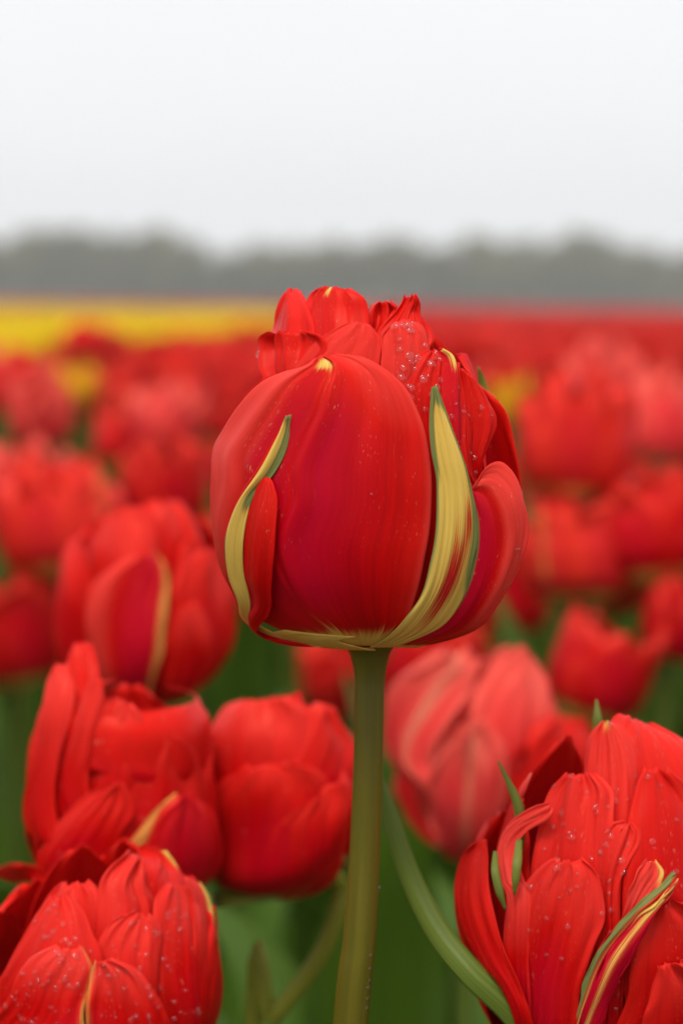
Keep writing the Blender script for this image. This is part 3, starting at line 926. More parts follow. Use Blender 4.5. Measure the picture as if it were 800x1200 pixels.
# ---- E: rain beaded tulip at the lower right
dE = 0.455
tE = tulip_thing(705, 1262, dE, 'rain beaded red tulip with a green striped curling petal at lower right')
E = Bloom(tE, 705, 1262, dE, [(-8, 8), (0, 45), (12, 85), (40, 125), (90, 152), (150, 165), (210, 166), (270, 155), (330, 135), (380, 110), (430, 86), (470, 60)])
e1 = E.petal([dict(
    L=[(606, 1215), (600, 1150), (602, 1098), (609, 1056), (620, 1028), (636, 1011), (650, 1005)],
    R=[(676, 1225), (680, 1165), (697, 1110), (706, 1078), (705, 1046), (698, 1023), (682, 1008)])],
    nu=50, nv=34, off=2, tint=base_tint(0.24, 0.9, 0.9), disp=wave(2.5, 9, 1, 5))
e2 = E.petal([
    dict(L=[(622, 1120), (622, 1040), (627, 1000), (637, 958), (648, 926), (664, 906)],
         R=[(706, 1130), (716, 1030), (718, 990), (718, 950), (717, 925), (697, 905)]),
    dict(L=[(700, 1130), (700, 1050), (702, 1010), (706, 980), (716, 964), (730, 962)],
         R=[(730, 1130), (728, 1040), (742, 1008), (753, 992), (752, 976), (740, 966)])],
    nu=50, nv=30, off=-16, tint=base_tint(0.05, 0.3, 0.8), disp=wave(3, 7, 0, 6))
e3 = E.petal([dict(
    L=[(668, 1080), (672, 1000), (680, 930), (683, 888), (691, 860), (705, 845)],
    R=[(752, 1080), (750, 1000), (750, 930), (746, 890), (733, 860), (717, 844)])],
    nu=46, nv=26, off=-36, tint=lambda U, V: (0.7 * gauss(U, 1, 0.025) * gauss(V, 0, 0.5), 0 * U, -0.6 * S1(U, 0.6, 1)), disp=wave(3, 6, 2, 8))
E.petal([dict(
    L=[(705, 1060), (702, 950), (708, 870), (716, 844), (726, 836)],
    R=[(860, 1060), (850, 960), (830, 900), (800, 868), (756, 848)])],
    nu=40, nv=26, off=-58, disp=wave(5, 6, 1, 6), tint=base_tint(0.1, 0.2, 0.5))
e4 = E.petal([dict(
    L=[(730, 1150), (728, 1060), (734, 980), (744, 925), (754, 900)],
    R=[(868, 1150), (866, 1060), (852, 990), (825, 940), (780, 899)])],
    nu=40, nv=26, off=-14, disp=wave(3, 5, 2, 5), tint=base_tint(0.1, 0.3, 0.2))
# curled stub
E.petal([dict(
    L=[(592, 1075), (582, 1030), (584, 990), (598, 964), (624, 946), (642, 941)],
    R=[(622, 1075), (612, 1030), (604, 996), (618, 974), (642, 961), (649, 950)])],
    nu=40, nv=16, off=6, tint=lambda U, V: (0 * U, 0 * U, -1.0 * S1(U, 0.5, 0.8) + 0.6 * S1(U, 0.6, 0.4)), disp=lambda U, V: 4 * (1 - V ** 2))
# pointed left petal
E.petal([dict(
    L=[(600, 1200), (583, 1154), (556, 1130), (537, 1091), (532, 1047), (541, 1010), (560, 988)],
    R=[(625, 1200), (612, 1160), (596, 1118), (580, 1066), (573, 1020), (571, 1000), (569, 984)])],
    nu=40, nv=18, off=12, tint=base_tint(0.26, 0.2, 0.2), disp=wave(1.5, 4, 0, 4))
spike([(606, 1000, dE - .020), (608, 985, dE - .020), (609, 960, dE - .021), (604, 935, dE - .021), (583, 892, dE - .020)], [5, 6, 6, 5, 0.5], thing=tE)
spike([(592, 1066, dE - .031), (585, 1045, dE - .032), (580, 1020, dE - .031), (580, 998, dE - .027)], [0.6, 4.5, 4.5, 2], thing=tE)
spike([(602, 1048, dE - .031), (604, 1030, dE - .032), (606, 1008, dE - .031), (608, 984, dE - .026)], [0.6, 4.5, 5, 3], thing=tE)
spike([(604, 945, dE - .016), (612, 925, dE - .016), (622, 906, dE - .014)], [2.5, 3.5, 0.6], thing=tE, mat=PINK)
spike([(699, 860, dE + .0), (700, 842, dE + .0), (698, 820, dE + .002)], [6, 5, 0.6], thing=tE)
# curling green striped petal
MID = [(672, 1225, 10), (690, 1168, 12), (711, 1120, 14), (745, 1078, 16), (768, 1060, 16), (792, 1030, 12)]
def t_str(U, V):
    return 0.55 * gauss(V, 0.45, 0.2) * S1(U, 0.95, 0.6) + 0.9 * gauss(V, 0.9, 0.3) * S1(U, 0.6, 0.9), 1.1 * S1(V, 0.15, -0.25) * S1(U, 0.1, 0.2) + 0.8 * gauss(V, 0.2, 0.1), 0.9 * S1(V, 0.3, 0.7)
e8 = E.petal([
    dict(L=[(668, 1222, 6), (682, 1160, 6), (702, 1110, 7), (738, 1068, 9), (763, 1045, 12), (789, 1022, 11)], R=MID, tint=t_str, nv=14, ku=0.25),
    dict(L=MID, R=[(690, 1232, 10), (712, 1180, 12), (734, 1132, 13), (757, 1090, 14), (772, 1064, 14), (793, 1032, 12)], nv=10, ku=0.25,
         tint=lambda U, V: (0.55 * gauss(V, -0.3, 0.4) + 0.3 * S1(U, 0.6, 0.9), 0 * U, 0.9 + 0 * U)),
    dict(L=[(690, 1160, 2), (702, 1112, 3), (728, 1076, 4), (736, 1046, 6), (742, 1022, 8), (755, 1008, 8)],
         R=[(700, 1165, 4), (716, 1108, 6), (748, 1066, 8), (768, 1044, 10), (780, 1024, 10), (770, 1010, 8)], nv=16,
         tint=lambda U, V: (0.75 * gauss(V, 0.8, 0.4) * S1(U, 0.7, 0.95), 0 * U, -1.2 * S1(U, 0.55, 0.8) + 0.8 * S1(U, 0.5, 0.3)))],
    nu=44, nv=12, auto=False, disp=lambda U, V: 2.5 * (1 - V ** 2), label='green and yellow striped petal curling at its tip')
E.petal([dict(
    L=[(712, 1235), (730, 1180), (742, 1120), (752, 1085), (766, 1062)],
    R=[(850, 1235), (868, 1180), (868, 1120), (850, 1080), (800, 1052)])],
    nu=36, nv=22, off=0, tint=base_tint(0.2, 0.4, 0.4), disp=wave(3, 6, 1, 5))
E.petal([dict(
    L=[(735, 1240), (750, 1200), (762, 1165), (768, 1130)],
    R=[(850, 1240), (868, 1190), (850, 1150), (800, 1125)])],
    nu=30, nv=18, off=10, tint=base_tint(0.3, 0.4, 0.6), disp=wave(3, 6, 3, 5))
ring(E, [(120, 44, 300, -4), (-120, 44, 290, -6), (180, 48, 330, -8), (150, 40, 400, -30), (-140, 40, 390, -34), (80, 40, 380, -34), (-80, 36, 330, -30), (-20, 40, 330, -48), (30, 40, 400, -56)])
px_stem(tE, [(705, 1258, dE), (704, 1300, dE), (700, 1420, dE + .003)], 19)
drops(e1, tE, 18, (0.5, 1.3), (0.62, 0.99, -0.95, 0.95), seed=21)
drops(e1, tE, 10, (0.2, 0.5), (0.25, 0.6, -0.9, 0.5), seed=22)
drops(e2, tE, 50, (0.5, 1.3), (0.42, 0.99, -0.95, 0.95), gi=0, seed=23)
drops(e2, tE, 22, (0.5, 1.3), (0.45, 0.99, -0.9, 0.95), gi=1, seed=24)
drops(e3, tE, 30, (0.5, 1.35), (0.45, 0.99, -0.95, 0.95), seed=25)
drops(e4, tE, 20, (0.4, 1.0), (0.3, 0.98, -0.9, 0.3), seed=26)
# its strap leaf, rising past the tall tulip's stem
leaf_obj(tE, [at(650, 1250, .428), at(600, 1186, .428), at(552, 1140, .43), at(512, 1090, .436), at(482, 1030, .442), at(460, 965, .445), at(444, 905, .447)],
         [x * .455 / FPX for x in (14, 14.5, 14, 13.5, 12, 10, 2)], [(0.75, 0.2, 0.5), (0.7, 0.2, 0.6), (0.85, 0.2, 0.4)], mat=LEAFN, fold=0.45, n=50, m=13)

# ---- A: tulip opened sideways at the left
dA = 0.525
tA = tulip_thing(140, 1062, dA, 'red tulip at the left with tall upright petals and a gaping side')
A_ = Bloom(tA, 142, 1062, dA, [(-8, 8), (0, 40), (10, 70), (35, 96), (70, 110), (110, 114), (160, 110), (210, 102), (250, 92), (310, 60)])
A_.petal([dict(L=[(76, 1010), (30, 975), (26, 950), (36, 905), (44, 862), (52, 822), (60, 796), (70, 779)],
               R=[(110, 1010), (78, 985), (66, 940), (70, 890), (78, 850), (83, 820), (83, 797), (78, 778)])], nu=40, nv=14, off=4, tint=base_tint(0.2, 0.1, 1.0), disp=wave(1, 4, 0, 3))
A_.petal([dict(L=[(80, 980), (74, 900), (76, 840), (77, 790), (86, 765), (96, 754)],
               R=[(130, 980), (126, 900), (122, 840), (116, 790), (111, 770), (104, 753)])], nu=36, nv=16, off=-16, tint=base_tint(0.1, 0.1, 0.2), disp=wave(1.5, 4, 0, 5))
A_.petal([dict(L=[(84, 1000), (62, 930), (72, 885), (86, 845), (97, 815), (108, 797)],
               R=[(124, 1000), (104, 920), (110, 880), (117, 845), (120, 815), (117, 795)])], nu=36, nv=14, off=-4, tint=base_tint(0.1, 0.2, 0.8), disp=wave(1, 4, 0, 6))
A_.petal([dict(L=[(95, 1000), (92, 930), (102, 885), (114, 845), (124, 822), (136, 816)],
               R=[(180, 1000), (172, 930), (170, 885), (166, 858), (164, 840), (152, 824)])], nu=36, nv=18, off=-12, tint=base_tint(0.1, 0.4, 1.0), disp=wave(2, 6, 0, 6))
A_.petal([dict(L=[(110, 990, -20), (112, 900, -20), (116, 840, -16, 'b'), (120, 812, -12, 'b'), (124, 800, -10, 'b'), (140, 797, -8, 'b')],
               R=[(244, 990, -10), (248, 930, -6), (249, 880, -6), (247, 845, -6, 'b'), (232, 824, -8, 'b'), (190, 806, -8, 'b')])], nu=36, nv=24, off=-8, tint=base_tint(0.1, 0.4, 0.1), disp=wave(2, 5, 0, 2))
A_.petal([dict(L=[(120, 1020), (112, 970), (124, 930), (140, 895), (160, 872), (178, 863)],
               R=[(236, 1020), (244, 970), (244, 930), (240, 900), (228, 876), (205, 862)])], nu=36, nv=22, off=-4, tint=base_tint(0.1, 0.5, 0.5), disp=wave(3, 7, 0, 4))
a7 = A_.petal([dict(L=[(80, 1042), (52, 1025), (46, 1004), (60, 976), (82, 950), (104, 930), (130, 920)],
               R=[(130, 1042), (132, 1010), (142, 986), (154, 962), (156, 944), (152, 928), (146, 917)])], nu=36, nv=20, off=9, tint=base_tint(0.2, 0.6, 0.5), disp=wave(2, 5, 0, 4))
A_.petal([dict(L=[(140, 1048), (140, 1020), (148, 994), (162, 972), (180, 950), (204, 931)],
               R=[(215, 1052), (246, 1030), (257, 1000), (256, 972), (245, 946), (224, 928)])], nu=36, nv=22, off=9, tint=lambda U, V: (0.9 * S1(U, 0.15, 0.05) + 0.55 * gauss(V, -0.9, 0.2) * S1(U, 0.4, 0.75), 0.4 * gauss(V, -1, 0.1), 0.6 * gauss(V, 0, 0.7)), disp=wave(1, 5, 0, 5))
A_.petal([dict(L=[(70, 1036, 14), (40, 1014, 20), (14, 1012, 28), (-6, 1018, 34)],
               R=[(72, 1050, 14), (44, 1034, 20), (14, 1034, 28), (-6, 1026, 34)])], nu=20, nv=8, auto=False, tint=base_tint(0.1, 0, 0.5))
ring(A_, [(130, 44, 210, -2), (-130, 44, 240, -4), (180, 48, 240, -8), (100, 40, 190, -6), (-95, 34, 220, -10)])
px_stem(tA, [(142, 1058, dA), (142, 1090, dA), (138, 1240, dA + .01)], 15)

# ---- B: tulip at the lower left corner
dB = 0.468
tB = tulip_thing(122, 1268, dB, 'red tulip with a notched front petal in the lower left corner')
B_ = Bloom(tB, 120, 1268, dB, [(-8, 8), (0, 45), (14, 85), (45, 122), (90, 140), (140, 143), (190, 134), (235, 115), (275, 90), (310, 60)])
SM = [('t', -8, 8, 8), (104, 1225, 10), (99, 1196, 10), (104, 1160, 9), (109, 1138, 7), (111, 1126, 5)]
stripeB = lambda side: (lambda U, V: (0.5 * gauss(V, side, 0.16) * S1(U, 0.1, 0.3) + S1(U, 0.15, 0.05), 0.5 * gauss(V, side, 0.07) * S1(U, 0.7, 0.95), 0.7 * gauss(V, side, 0.5) * S1(U, 0.9, 0.5) - 0.8 * S1(U, 0.7, 1)))
b1 = B_.petal([
    dict(L=[('t', -50, 8, 6), (-16, 1215, 6), (6, 1176, 6), (26, 1140, 4), (40, 1118, 2), (66, 1107, 0)], R=SM[:-1] + [(96, 1111, 3)], tint=stripeB(1)),
    dict(L=SM, R=[('t', 30, 8, 6), (205, 1220, 6), (198, 1194, 6), (181, 1162, 4), (160, 1136, 2), (132, 1123, 1)], tint=stripeB(-1))],
    nu=44, nv=24, auto=False, disp=wave(2, 8, 0, 5))
b3 = B_.petal([dict(L=[(10, 1230), (-8, 1170), (8, 1130), (28, 1096), (45, 1070), (62, 1051)],
                    R=[(130, 1230), (126, 1160), (122, 1120), (110, 1096), (97, 1070), (80, 1050)])], nu=36, nv=22, off=-8, tint=base_tint(0.1, 0.3, 0.7), disp=wave(2, 7, 0, 6))
b4 = B_.petal([
    dict(L=[(110, 1220), (108, 1160), (110, 1120), (120, 1094), (136, 1076), (155, 1068)],
         R=[(192, 1220), (194, 1160), (192, 1125), (190, 1100), (184, 1084), (172, 1071)]),
    dict(L=[(186, 1220), (182, 1150), (181, 1110), (181, 1075), (184, 1050), (194, 1034)],
         R=[(240, 1220), (244, 1160), (243, 1120), (239, 1082), (231, 1054), (214, 1038)])],
    nu=36, nv=20, off=-12, tint=base_tint(0.1, 0.3, 0.8), disp=wave(2, 7, 1, 6))
B_.petal([dict(L=[(215, 1220), (225, 1150), (228, 1100), (228, 1060), (222, 1040), (218, 1028)],
               R=[(238, 1215), (248, 1165), (253, 1112), (251, 1072), (244, 1050), (234, 1036)])], nu=30, nv=12, off=-4, tint=lambda U, V: (0.9 * gauss(V, 0.6, 0.2) * S1(U, 0.6, 0.9), 0.5 * gauss(V, 0.9, 0.2) * S1(U, 0.6, 0.9), -0.4 * S1(U, 0.6, 1)))
B_.petal([dict(L=[(104, 1150), (112, 1090), (116, 1055), (118, 1030), (132, 1010), (150, 996)],
               R=[(180, 1150), (182, 1090), (182, 1060), (172, 1040), (168, 1024), (165, 1006)])], nu=34, nv=20, off=-30, tint=base_tint(0.1, 0.2, 0.9), disp=wave(5, 7, 0, 8))
B_.petal([dict(L=[(140, 1150), (142, 1090), (146, 1050), (150, 1015), (160, 995), (170, 990)],
               R=[(226, 1150), (226, 1090), (224, 1060), (216, 1035), (207, 1015), (194, 999)])], nu=34, nv=20, off=-50, tint=lambda U, V: (0.8 * gauss(V, 0.8, 0.2) * S1(U, 0.85, 1), 0 * U, 0 * U), disp=wave(4, 6, 0, 3))
B_.petal([dict(L=[(20, 1160), (30, 1110), (44, 1070), (58, 1046), (72, 1034)],
               R=[(130, 1160), (128, 1110), (124, 1070), (118, 1046), (104, 1032)])], nu=30, nv=20, off=-34, tint=base_tint(0.1, 0.2, 0.6), disp=wave(3, 6, 0, 6))
ring(B_, [(130, 44, 220, -4), (-130, 44, 210, -4), (180, 48, 235, -8), (95, 36, 200, -8), (-95, 40, 190, -10), (160, 40, 270, -36), (-150, 40, 262, -36)])
px_stem(tB, [(120, 1264, dB), (122, 1300, dB), (128, 1420, dB + .004)], 17)
drops(b1, tB, 60, (0.4, 1.0), (0.5, 0.99, -0.95, 0.9), gi=0, seed=31)
drops(b1, tB, 45, (0.4, 1.0), (0.5, 0.99, -0.9, 0.95), gi=1, seed=32)
drops(b3, tB, 50, (0.4, 1.0), (0.5, 0.99, -0.9, 0.8), seed=33)
drops(b4, tB, 50, (0.4, 1.0), (0.4, 0.99, -0.9, 0.9), gi=0, seed=34)
drops(b4, tB, 40, (0.4, 1.0), (0.3, 0.99, -0.9, 0.9), gi=1, seed=35)

# ---- C: nodding tulip behind the stem
dC = 0.545
tC = tulip_thing(330, 1042, dC, 'round red tulip just left of the tall green stem, on a curved pale stem', foot=(at(300, 1230, dC + .01)[0], at(300, 1230, dC + .01)[1], 0.0))
C_ = Bloom(tC, 330, 1046, dC, CUP(92, 225), mat=RED)
C_.petal([dict(L=[(258, 1038), (244, 990), (246, 940), (262, 912), (282, 896)], R=[(395, 1012), (404, 975), (402, 930), (380, 905), (340, 893)])], nu=34, nv=26, off=4, tint=base_tint(0.1, 0.6, 0.4), disp=wave(5, 6, 0, 3))
C_.petal([dict(L=[(246, 960), (244, 900), (247, 855), (262, 830), (285, 821)], R=[(370, 960), (380, 900), (378, 860), (366, 832), (338, 814)])], nu=34, nv=24, off=-8, tint=base_tint(0.05, 0.2, 1.0), disp=wave(4, 5, 1, 5))
C_.petal([dict(L=[(330, 970), (340, 910), (352, 860), (362, 834), (372, 824)], R=[(408, 970), (416, 910), (414, 876), (402, 852), (388, 828)])], nu=30, nv=20, off=0, tint=base_tint(0.05, 0.4, 0.5), disp=wave(5, 6, 2, 4))
C_.petal([dict(L=[(330, 1020), (318, 990), (330, 962), (352, 948)], R=[(400, 1006), (412, 960), (412, 930), (398, 905)])], nu=30, nv=20, off=10, tint=base_tint(0.1, 0.4, 0.3), disp=wave(4, 6, 1, 2))
ring(C_, [(130, 44, 190, -4), (-130, 44, 200, -6), (180, 48, 215, -10), (60, 36, 210, -20), (-60, 36, 220, -20), (0, 30, 226, -34), (150, 40, 225, -36)], nu=16, nv=12)
px_stem(tC, [(386, 1022, dC - .004), (398, 1040, dC), (394, 1076, dC), (370, 1128, dC + .002), (318, 1195, dC + .006), (296, 1225, dC + .01)], 10.5, STEMC)
leaf_obj(tC, [at(250, 1056, dC - .01), at(300, 1048, dC - .016), at(350, 1034, dC - .014), at(404, 1004, dC - .008)], [x * dC / FPX for x in (8, 10, 9, 4)], (0, 0.4, 1), mat=GREENTIP, n=20, m=7)

# ---- D: tulip behind A
dD = 0.66
tD = tulip_thing(175, 820, dD, 'blurred red tulip with an olive edged front petal, left of the tall tulip')
D_ = Bloom(tD, 172, 822, dD, CUP(104, 238))
D_.petal([dict(L=[(122, 800), (106, 766), (101, 722), (114, 682), (134, 662), (158, 651)], R=[(178, 808), (188, 770), (197, 715), (199, 680), (194, 660), (182, 648)])], nu=30, nv=20, off=6,
         tint=lambda U, V: (0.55 * gauss(V, 0.92, 0.18) + S1(U, 0.2, 0.1), 0.5 * gauss(V, 1, 0.14), 0.8 * gauss(V, 0.4, 0.6) - 0.9 * S1(V, 0, -0.8)), disp=wave(1, 5, 0, 5))
D_.petal([dict(L=[(178, 800), (196, 740), (202, 690), (212, 655), (228, 645)], R=[(216, 812), (262, 768), (270, 700), (268, 660), (252, 642)])], nu=30, nv=20, off=2, tint=base_tint(0.1, 0.3, 0.6), disp=wave(2, 5, 0, 4))
D_.petal([dict(L=[(190, 815), (204, 770), (206, 735), (216, 712)], R=[(225, 812), (246, 775), (246, 735), (230, 705)])], nu=24, nv=14, off=12, tint=base_tint(0.1, 0.3, 0.9), disp=wave(1, 5, 0, 3))
D_.petal([dict(L=[(85, 800), (66, 740), (64, 690), (72, 650), (84, 632)], R=[(120, 800), (112, 740), (110, 690), (104, 650), (96, 632)])], nu=30, nv=16, off=2, tint=base_tint(0.1, 0.3, 0.2), disp=wave(1, 5, 0, 4))
D_.petal([dict(L=[(105, 740), (108, 680), (116, 630), (128, 604), (142, 594)], R=[(190, 740), (190, 680), (186, 640), (178, 612), (164, 594)])], nu=30, nv=18, off=-20, tint=base_tint(0.1, 0.1, 0.9), disp=wave(3, 6, 0, 6))
D_.petal([dict(L=[(150, 740), (148, 660), (152, 620), (162, 596), (176, 587)], R=[(240, 740), (240, 660), (234, 630), (224, 606), (204, 587)])], nu=30, nv=18, off=-40, tint=base_tint(0.1, 0.3, 0.5), disp=wave(4, 6, 0, 3))
ring(D_, [(130, 44, 205, -4), (-130, 44, 200, -4), (180, 48, 220, -8), (60, 34, 200, -24), (-60, 34, 215, -26), (150, 40, 235, -36)], nu=16, nv=12)
px_stem(tD, [(174, 818, dD), (176, 860, dD), (180, 1000, dD + .004)], 10, STEMF)

# ---- F: coral tulip right of the stem
dF = 0.70
tF = tulip_thing(545, 1010, dF, 'coral pink tulip with yellow petal ribs, blurred just right of the tall stem')
F_ = Bloom(tF, 556, 1004, dF, [(-8, 6), (0, 30), (14, 58), (50, 82), (100, 98), (150, 102), (200, 92), (250, 70)], mat=PINK, crk=1.7, lump=8)
yr = lambda c, w=0.22, a=0.42: (lambda U, V: (a * gauss(V, c, w) * S1(U, 0.1, 0.4), 0.3 * gauss(V, c, w * 0.5) * S1(U, 0.5, 0.9), 0.7 * gauss(V, c - 0.5, 0.4) * S1(U, 0.9, 0.4)))
F_.petal([dict(L=[(500, 940), (452, 880), (454, 835), (470, 795), (496, 772), (520, 761)], R=[(520, 930), (510, 890), (532, 840), (556, 800), (562, 780), (546, 762)])], nu=30, nv=20, off=4, tint=yr(0.35), disp=wave(1, 5, 0, 6))
F_.petal([dict(L=[(530, 998), (506, 965), (502, 920), (518, 880), (540, 852)], R=[(560, 996), (588, 960), (593, 905), (586, 866), (570, 842)])], nu=30, nv=20, off=10, tint=yr(0.05, 0.22, 0.45), disp=wave(1, 5, 0, 6))
F_.petal([dict(L=[(550, 930), (548, 860), (556, 810), (575, 775), (592, 760)], R=[(640, 930), (648, 870), (647, 820), (636, 786), (615, 760)])], nu=30, nv=20, off=-6, tint=base_tint(0.1, 0.1, 0.9), disp=wave(3, 6, 0, 4))
F_.petal([dict(L=[(572, 990), (588, 930), (600, 885), (620, 865)], R=[(625, 985), (660, 940), (668, 890), (650, 862)])], nu=26, nv=18, off=2, tint=base_tint(0.1, 0.4, 0.3), disp=wave(3, 6, 0, 4), mat=RED)
F_.petal([dict(L=[(600, 940), (616, 880), (630, 850), (645, 838)], R=[(680, 940), (692, 890), (688, 858), (672, 842)])], nu=26, nv=18, off=14, tint=base_tint(0.1, 0.3, 0.2), disp=wave(3, 6, 0, 4), mat=RED)
ring(F_, [(130, 44, 200, -4), (-130, 44, 190, -4), (180, 48, 215, -8), (0, 40, 190, -24), (-50, 36, 205, -22), (150, 40, 230, -30)], nu=16, nv=12)
px_stem(tF, [(552, 1000, dF), (550, 1040, dF), (545, 1150, dF + .004)], 9.5, STEMF)
# ================================================================== the field behind
def gen_bloom(seed, H=0.06, Rm=0.026, nu=12, nv=8, rings=((5, 46, 0.0, 0.93), (5, 42, -0.16, 1.0), (4, 44, -0.34, 1.06)), opening=0.0, stripe=0.1):
    r = np.random.default_rng(seed)
    pz = np.array([0, 0.03, 0.1, 0.25, 0.45, 0.65, 0.85, 1.0, 1.25]) * H
    pr = np.array([0.12, 0.5, 0.78, 0.96, 1.0, 0.95, 0.85 + opening * .5, 0.72 + opening, 0.55 + opening]) * Rm
    vs, fs, uv, tn = [], [], [], []
    b = 0
    U, V = np.meshgrid(np.linspace(0, 1, nu), np.linspace(-1, 1, nv), indexing='ij')
    for cnt, hw, off, top in rings:
        a0 = r.uniform(0, 360)
        for k in range(cnt):
            th = R(a0 + 360 / cnt * k + r.uniform(-10, 10))
            w = R(hw * r.uniform(0.85, 1.15))
            h = H * top * r.uniform(0.86, 1.08)
            wid = (0.35 + 0.65 * S1(U, 0, 0.35)) * np.clip(1 - (U ** 4.5), 0.0, 1) ** 0.6 + 0.06
            z = h * (U - 0.07 * V ** 2 * U) + h * 0.035 * np.sin(V * r.uniform(5, 11) + r.uniform(0, 6)) * S1(U, 0.8, 1)
            rad = np.interp(z, pz, pr) + Rm * (off + r.uniform(-0.03, 0.05))
            rad = rad + Rm * 0.10 * (1 - V ** 2) * U + Rm * 0.11 * np.sin(V * r.uniform(4, 8) + r.uniform(0, 6)) * S1(U, 0.5, 1) \
                + Rm * 0.05 * np.sin(V * r.uniform(11, 16) + U * 5 + r.uniform(0, 6)) * S1(U, 0.2, 0.9)
            if off == 0 and r.random() < 0.3:
                rad = rad + Rm * r.uniform(0.1, 0.5) * U ** 3      # a petal falling open
            rad = np.maximum(rad, Rm * 0.02)
            T = th + w * V * wid
            P = np.stack([rad * np.cos(T), rad * np.sin(T), z], -1)
            vs.append(P.reshape(-1, 3))
            uv.append(np.stack([(V + 1) / 2, U], -1).reshape(-1, 2))
            ye = 0.9 * S1(U, 0.2, 0.06)
            gr = 0 * U
            if off == 0 and r.random() < stripe:
                ye = ye + 0.5 * gauss(V, 0, 0.16) * S1(U, 0.1, 0.4)
                gr = 0.5 * gauss(V, 0, 0.1) * S1(U, 0.5, 0.9)
            tn.append(np.stack([ye, gr, 0.5 * gauss(V, 0, 0.5) - 0.6 * S1(U, 0.7, 1), 0 * U], -1).reshape(-1, 4))
            fs.append(grid_faces(nu, nv, b))
            b += nu * nv
    return np.vstack(vs), np.vstack(fs), np.vstack(uv), np.vstack(tn)

def as_mesh(name, data, mat):
    me = bpy.data.meshes.new(name)
    v, f, uv, tn = data
    me.from_pydata(v.tolist(), [], f.tolist())
    finish_mesh(me, mat, uv, tn)
    return me

def gen_leaf(seed, n=14, m=5):
    r = np.random.default_rng(seed)
    h = r.uniform(0.28, 0.40)
    o = r.uniform(0.04, 0.11)
    path = [(0.006, 0, 0.0), (0.016, 0, h * 0.4), (0.02 + o * 0.35, r.uniform(-.01, .01), h * 0.8), (0.02 + o, r.uniform(-.02, .02), h * r.uniform(0.88, 1.05))]
    v, f, uv = blade(path, (0.010, 0.022, 0.027, 0.022, 0.010, 0.001), (0, 1, 0), -0.4, n, m)
    return v, f, uv, np.zeros((len(v), 4))

NB = 9
RINGS = [((5, 46, 0.0, 0.93), (5, 42, -0.16, 1.0), (4, 44, -0.34, 1.06)), ((4, 52, 0.0, 0.9), (5, 42, -0.14, 1.02), (4, 44, -0.36, 1.04)), ((6, 40, 0.0, 0.85), (5, 44, -0.18, 1.0), (4, 40, -0.34, 1.08))]
bloom_src = [as_mesh('bloom', gen_bloom(200 + k, H=random.uniform(0.054, 0.066), Rm=random.uniform(0.024, 0.031), rings=RINGS[k % 3], opening=random.choice((0, 0, 0.15, 0.3)), nu=18, nv=15), REDB) for k in range(NB)]
def swap(me, mat):
    c = me.copy()
    c.materials[0] = mat
    return c
bloom_pink = [swap(m, PINK) for m in bloom_src[:4]]
bloom_orange = swap(bloom_src[1], ORA)
bud_src = as_mesh('bloom', gen_bloom(300, H=0.056, Rm=0.019, rings=((4, 50, 0.0, 1.0), (3, 60, -0.15, 0.95)), stripe=1.0), ORA)
bud_red = as_mesh('bloom', gen_bloom(301, H=0.058, Rm=0.027, rings=((4, 54, 0.0, 1.0), (3, 60, -0.12, 0.97)), stripe=0.3, nu=18, nv=15), REDB)
leaf_src = [as_mesh('leaf', gen_leaf(400 + k), LEAF) for k in range(8)]
st = tube([(0, 0, 0), (0.004, 0.002, 0.35), (0.0, 0.004, 0.7), (0, 0, 1.0)], (0.0046, 0.0042, 0.0036), 8, 10)
stem_src = as_mesh('stem', (st[0], st[1], st[2], np.zeros((len(st[0]), 4))), STEMF)

rf = np.random.default_rng(11)
def field_tulip(x, y, top, label, group, bloom=None, scale=1.0, tilt=None, leaves=3):
    e = empty('tulip', (x, y, 0.0), label, 'tulip', group)
    me = bloom or bloom_src[int(rf.integers(0, NB))]
    hb_ = 0.06 * scale
    hs_ = top - hb_ * 0.96
    s = link_mesh('stem', stem_src, e)
    s.scale = (1, 1, hs_ + 0.004)
    b = link_mesh('bloom', me, e)
    b.location = (0, 0, hs_)
    b.scale = (scale,) * 3
    tl = tilt if tilt is not None else (rf.normal() * 0.24, rf.normal() * 0.24)
    b.rotation_euler = (tl[0], tl[1], rf.uniform(0, 6.28))
    for k in range(leaves):
        l = link_mesh('leaf', leaf_src[int(rf.integers(0, 8))], e)
        l.rotation_euler = (0, 0, k * 2.2 + rf.uniform(-0.6, 0.6))
        q = rf.uniform(0.85, 1.1)
        l.scale = (q, q, rf.uniform(0.75, 1.12) * hs_ / 0.40)
    return e

